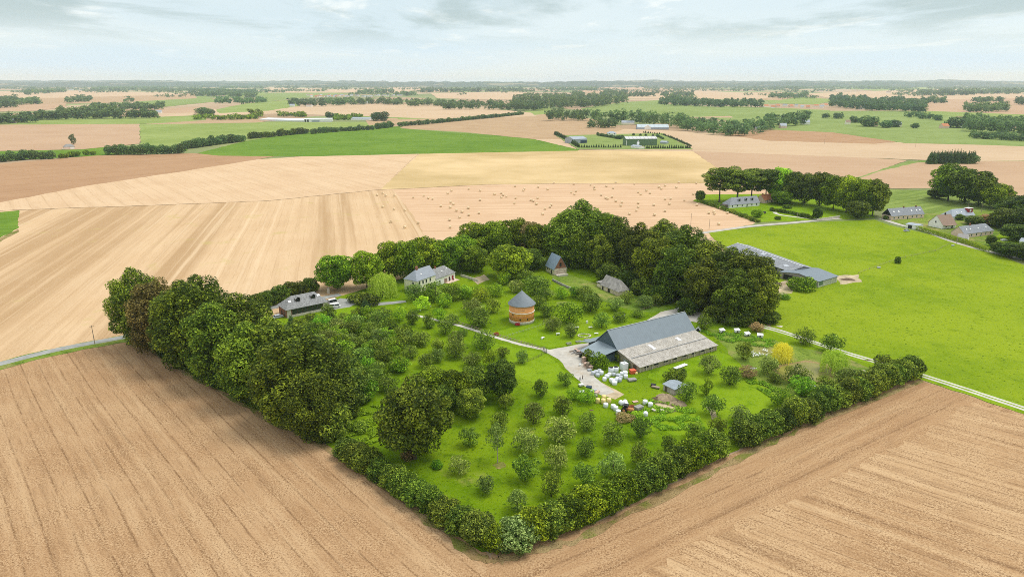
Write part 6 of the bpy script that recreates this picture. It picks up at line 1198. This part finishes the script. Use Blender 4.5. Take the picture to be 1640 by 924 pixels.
# people
def skinned(name, verts, edges, radii, mat, parent, sub=1, root=0):
    me = bpy.data.meshes.new(name); me.from_pydata([Vector(v) for v in verts], edges, []); o = bpy.data.objects.new(name, me); COL.objects.link(o)
    md = o.modifiers.new('skin','SKIN'); md.use_smooth_shade = True; lay = me.skin_vertices[0]
    for k, r_ in enumerate(radii): lay.data[k].radius = (r_,r_) if not isinstance(r_, tuple) else r_; lay.data[k].use_root = (k == root)
    o.modifiers.new('sub','SUBSURF').levels = sub; o.modifiers['sub'].render_levels = sub
    dg = bpy.context.evaluated_depsgraph_get(); m2 = bpy.data.meshes.new_from_object(o.evaluated_get(dg)); o.modifiers.clear(); o.data = m2; m2.materials.clear(); m2.materials.append(mat)
    if parent: o.parent = parent
    return o
def person(p, rz, label, top, legs, stride=0.12, arm=0.1):
    o = empty('person', p, rz, label, 'person'); s = stride
    J = [(0,0,.95),(0,0,1.15),(0,0,1.38),(0,0,1.50),(0,.01,1.60),(0,.02,1.72),(-.18,0,1.42),(-.24,arm*.3,1.15),(-.24,arm,.90),(.18,0,1.42),(.24,-arm*.3,1.15),(.24,-arm,.90),(-.09,0,.90),(-.10,s*.6,.50),(-.10,s,.07),(-.10,s+.14,.04),(.09,0,.90),(.10,-s*.4,.50),(.10,-s,.07),(.10,-s+.14,.04),(-.24,arm+.04,.80),(.24,-arm+.04,.80)]
    E_ = [(0,1),(1,2),(2,3),(3,4),(4,5),(2,6),(6,7),(7,8),(8,20),(2,9),(9,10),(10,11),(11,21),(0,12),(12,13),(13,14),(14,15),(0,16),(16,17),(17,18),(18,19)]
    rr = [.13,.13,.14,.055,.085,.08,.06,.045,.035,.06,.045,.035,.09,.065,.045,.04,.09,.065,.045,.04,.035,.035]
    skinned('body',J,E_,rr,M['skin'],o)
    skinned('shirt',[J[0],J[1],J[2],J[6],J[7],J[9],J[10]],[(0,1),(1,2),(2,3),(3,4),(2,5),(5,6)],[.15,.15,.165,.085,.065,.085,.065],top,o)
    skinned('trousers',[J[0],J[12],J[13],J[14],J[16],J[17],J[18]],[(0,1),(1,2),(2,3),(0,4),(4,5),(5,6)],[.15,.115,.085,.07,.115,.085,.07],legs,o)
    skinned('hair',[(0,-.01,1.68),(0,0,1.76)],[(0,1)],[.095,.085],M['hair'],o); return o
person(at(1097,503), R(170), 'person in dark clothes standing on the gravel below the white hatchback', M['dark_cloth'], M['dark_cloth'])
person(at(929,609), R(60), 'person in a white top walking on the yard road', M['white_cloth'], M['grey_cloth'], .2); person(at(933,608), R(80), 'person in dark clothes walking beside the white topped one', M['dark_cloth'], M['dark_cloth'], .18)
# geese
def goose_proto():
    o = skinned('goose',[(-.32,0,.40),(-.12,0,.38),(.14,0,.42),(.26,0,.56),(.30,0,.78),(.36,0,.86),(.48,0,.84),(-.02,.08,.2),(-.02,.08,.02),(-.02,-.08,.2),(-.02,-.08,.02)],[(0,1),(1,2),(2,3),(3,4),(4,5),(5,6),(1,7),(7,8),(1,9),(9,10)],[.05,.20,.19,.07,.05,.06,.025,.03,.025,.03,.025],M['feather'],None,1,1); return o
gp = goose_proto(); spots = [(1203,568),(1205,571),(1208,569),(1210,572),(1206,573),(1212,570),(1216,569),(1218,570.5),(1222,563),(1225,564),(1228,565),(1236,567),(1222,570),(1227,571),(1204,566.5),(1214,572)]
sp2 = [(671,491),(675,493),(680,494),(682,496),(673,499),(690,493),(678,490)]
for k,(x,y) in enumerate(spots+sp2):
    o = gp if k == 0 else gp.copy()
    if k: COL.objects.link(o)
    o.location = at(x,y)+Vector((0,0,0.1)); o.rotation_euler.z = rnd.random()*6.28; o.scale = (1.6,1.6,1.5) if k < len(spots) else (1.4,1.4,1.3); n_ = k < len(spots)
    tag(o, 'white goose in the flock on the grass between dark tree and golden willow' if n_ else 'white goose under the yellow green tree below the farmhouse', 'goose', 'white geese by the pond' if n_ else 'white geese below the farmhouse')
# hutches, picnic tables, garden bits
for k,(px,py,rz,lab) in enumerate(((1156,533,20,'white hutch nearest the metal barn'),(1180,533,10,'second white hutch from the metal barn'),(1196.5,538.5,20,'white hutch on legs between the second and the low one'),(1217,541,-15,'low white hutch nearest the golden willow'))):
    o = empty('hutch', at(px,py), R(rz), lab, 'hutch', 'white hutches along the chalk track'); b = MB(); b.box(-1.0,1.0,-.55,.55,.45,1.25); b.build('body', M['white_paint'] if k % 2 == 0 else M['wrap'], o); r = MB(); r.slab([(-1.15,-.8,1.25),(1.15,-.8,1.25),(1.15,.75,1.7),(-1.15,.75,1.7)],.08); r.build('roof', M['white_paint'], o); b = MB()
    for x in (-.9,.8):
        for y in (-.5,.4): b.box(x,x+.1,y,y+.1,0,.46)
    b.build('legs', M['grey_wood'], o); b = MB(); b.box(-.3,.3,-.58,-.55,.5,1.05); b.build('hatch', M['dark_wood'], o)
o = empty('pig_ark', at(1118,529.5), R(-20), 'small white A shaped hut with a dark opening at the barn corner', 'hut'); b = MB(); b.slab([(-1.2,-1.2,0.05),(0,-1.2,1.7),(0,1.2,1.7),(-1.2,1.2,0.05)],.08); b.slab([(0,-1.2,1.703),(1.2,-1.2,.05),(1.2,1.2,.05),(0,1.2,1.703)],.08); b.build('roof', M['white_paint'], o); b = MB(); b.poly([(-1.05,-1.0,0.02),(1.05,-1.0,0.02),(0,-1.0,1.5)]); b.build('opening', M['black'], o)
def picnic(px, py, rz, label):
    o = empty('picnic_table', at(px,py), rz, label, 'picnic table', 'picnic tables by the yard'); b = MB()
    for y in (-.3,-.1,.1,.3): b.box(-1.0,1.0,y-.09,y+.09,.72,.77)
    b.build('table_top', M['grey_wood'], o)
    for s_ in (-1,1): b = MB(); b.box(-1.0,1.0,s_*.78-.14,s_*.78+.14,.42,.47); b.build('seat', M['grey_wood'], o)
    for x in (-.7,.7):
        b = MB()
        for s_ in (-1,1): b.tube([(x,s_*.65,0),(x,s_*.22,.72)],[.05,.05],6)
        b.box(x-.04,x+.04,-.85,.85,.36,.43); b.build('leg', M['wood'], o)
picnic(911,551.5,R(14),'left of three grey picnic tables beside the yard'); picnic(926,548.5,R(14),'middle of three grey picnic tables beside the yard'); picnic(940,545.5,R(14),'right of three grey picnic tables beside the yard')
for px, py, lab in ((869,543,'small white table alone on the dovecote lawn'),(893.5,536.5,'pale table on the lawn right of the dovecote'),(955,536,'white table under the right lawn tree'),(945.5,526,'white table between two lawn trees'),(924,526,'small white table under the pale apple tree')):
    o = empty('lawn_table', at(px,py), rnd.random(), lab, 'table'); b = MB(); b.box(-.75,.75,-.45,.45,.68,.74); b.build('table_top', M['white_paint'], o)
    for s_ in (-1,1): b = MB(); b.box(s_*.55-.05,s_*.55+.05,-.35,.35,0,.68); b.build('leg', M['white_paint'], o)
for px, py, lab in ((940,518,'white beehive box right of the large apple tree'),(1000,507,'small white sign post above the barn roof'),(983,510,'white post on the lawn left of the sign post')):
    o = empty('beehive' if px == 940 else 'marker_post', at(px,py), 0.2, lab, 'beehive' if px == 940 else 'post'); b = MB(); b.box(-.35,.35,-.3,.3,.1,1.1) if px == 940 else b.box(-.25,.25,-.04,.04,.5,1.2); b.build('body', M['white_paint'], o); b = MB(); b.box(-.42,.42,-.36,.36,1.1,1.2) if px == 940 else b.box(-.05,.05,-.05,.05,0,.5); b.build('lid' if px == 940 else 'stake', M['white_paint'], o)
fr = empty('stone_ring', at(936,538), 0, 'ring of stones round a small bed on the lawn', 'stone ring')
for k in range(16): a = k*.393; b = MB(); Mx = Matrix.Translation((math.cos(a)*2.4,math.sin(a)*1.8,.12))@Matrix.Rotation(a,4,'Z'); b.box(-.25,.25,-.35,.35,-.15,.16+.06*(k % 3),Mx); b.build('stone', M['stone'], fr)
for px, py, lx, lab in ((1206,590,2.6,'pale upturned boat like trough in the ditch left of the pond'),(1302,618,2.4,'grey board bridge in front of the pond'),(1374,603,2.0,'pale boulder at the right of the pond'),(1383,594,1.5,'white stones on the bank right of the pond')): heap(px,py,lx*.6,lx*.3,.5,M['stone'] if px > 1310 else M['grey_wrap'],lab,'trough' if px < 1310 else 'boulder')
o = empty('barrel', at(1243,467), 0, 'blue plastic barrel lying in the yard of the long grey shed', 'barrel'); b = MB(); b.tube([(-.6,0,.4),(-.3,0,.4),(.3,0,.4),(.6,0,.4)],[.36,.42,.42,.36],12); b.build('drum', plain('blue_plastic',(0.08,0.22,0.45),.5,.1), o); MB().tube([(.6,0,.4),(.63,0,.4)],[.3,.3],12).build('lid', M['black'], o)
tg = empty('feed_trough', at(1526,394), R(30), 'grey water trough in the meadow beside the hamlet lane', 'trough'); b = MB(); b.box(-1.2,1.2,-.5,.5,.1,.55); b.build('basin', M['steel'], tg); b = MB(); b.box(-1.0,-.9,-.4,.4,0,.1); b.box(.9,1,-.4,.4,0,.1); b.build('foot', M['steel'], tg)
tg = empty('hay_feeder', at(1407,430), 0, 'white and grey feeder at the fence in the meadow', 'feeder'); b = MB(); b.lathe([(.9,.1),(.9,.9)],12); b.build('ring', M['steel'], tg); MB().box(-.5,.5,-.5,.5,.0,.5).build('hay', M['straw'], tg)
# poles
def pole(px, py, hgt, label, arm=True):
    o = empty('utility_pole', at(px,py), R(20), label, 'utility pole', 'utility poles'); b = MB(); b.tube([(0,0,-.2),(0,0,hgt)],[.15,.10],8); b.build('pole', M['wood'], o)
    b = MB(); b.box(-.7 if arm else -.25,.7 if arm else .25,-.06,.06,hgt-.5,hgt-.35); b.build('crossarm', M['dark_wood'], o)
pole(152,551,7.5,'wooden utility pole beside the asphalt lane at the left'); pole(1106,363,9,'thin utility pole at the bale field edge by the lane',False); pole(1106.5+29,368,7,'thin utility pole beside the meadow lane',False); pole(1571,342,8,'utility pole with crossarm at the maize edge'); pole(1549,340,7,'dark utility pole behind the red dormer house',False); pole(1485,369,6,'pale lamp pole at the head of the clipped hedge',False); pole(1532,390,5,'thin pole on the clipped hedge',False); pole(1276,354,6,'thin pole beside the lane at the garden',False)
pole(1466,236,14,'distant utility pole in the straw field',False); pole(1320,232,14,'distant utility pole near the brown field',False)
o = empty('gate_pillar', at(526,470), R(20), 'pale stone gate pillar behind the longhouse', 'pillar'); b = MB(); b.box(-.5,.5,-.5,.5,-.1,2.4); b.build('shaft', M['stone'], o); MB().box(-.62,.62,-.62,.62,2.4,2.6).build('cap', M['stone'], o)
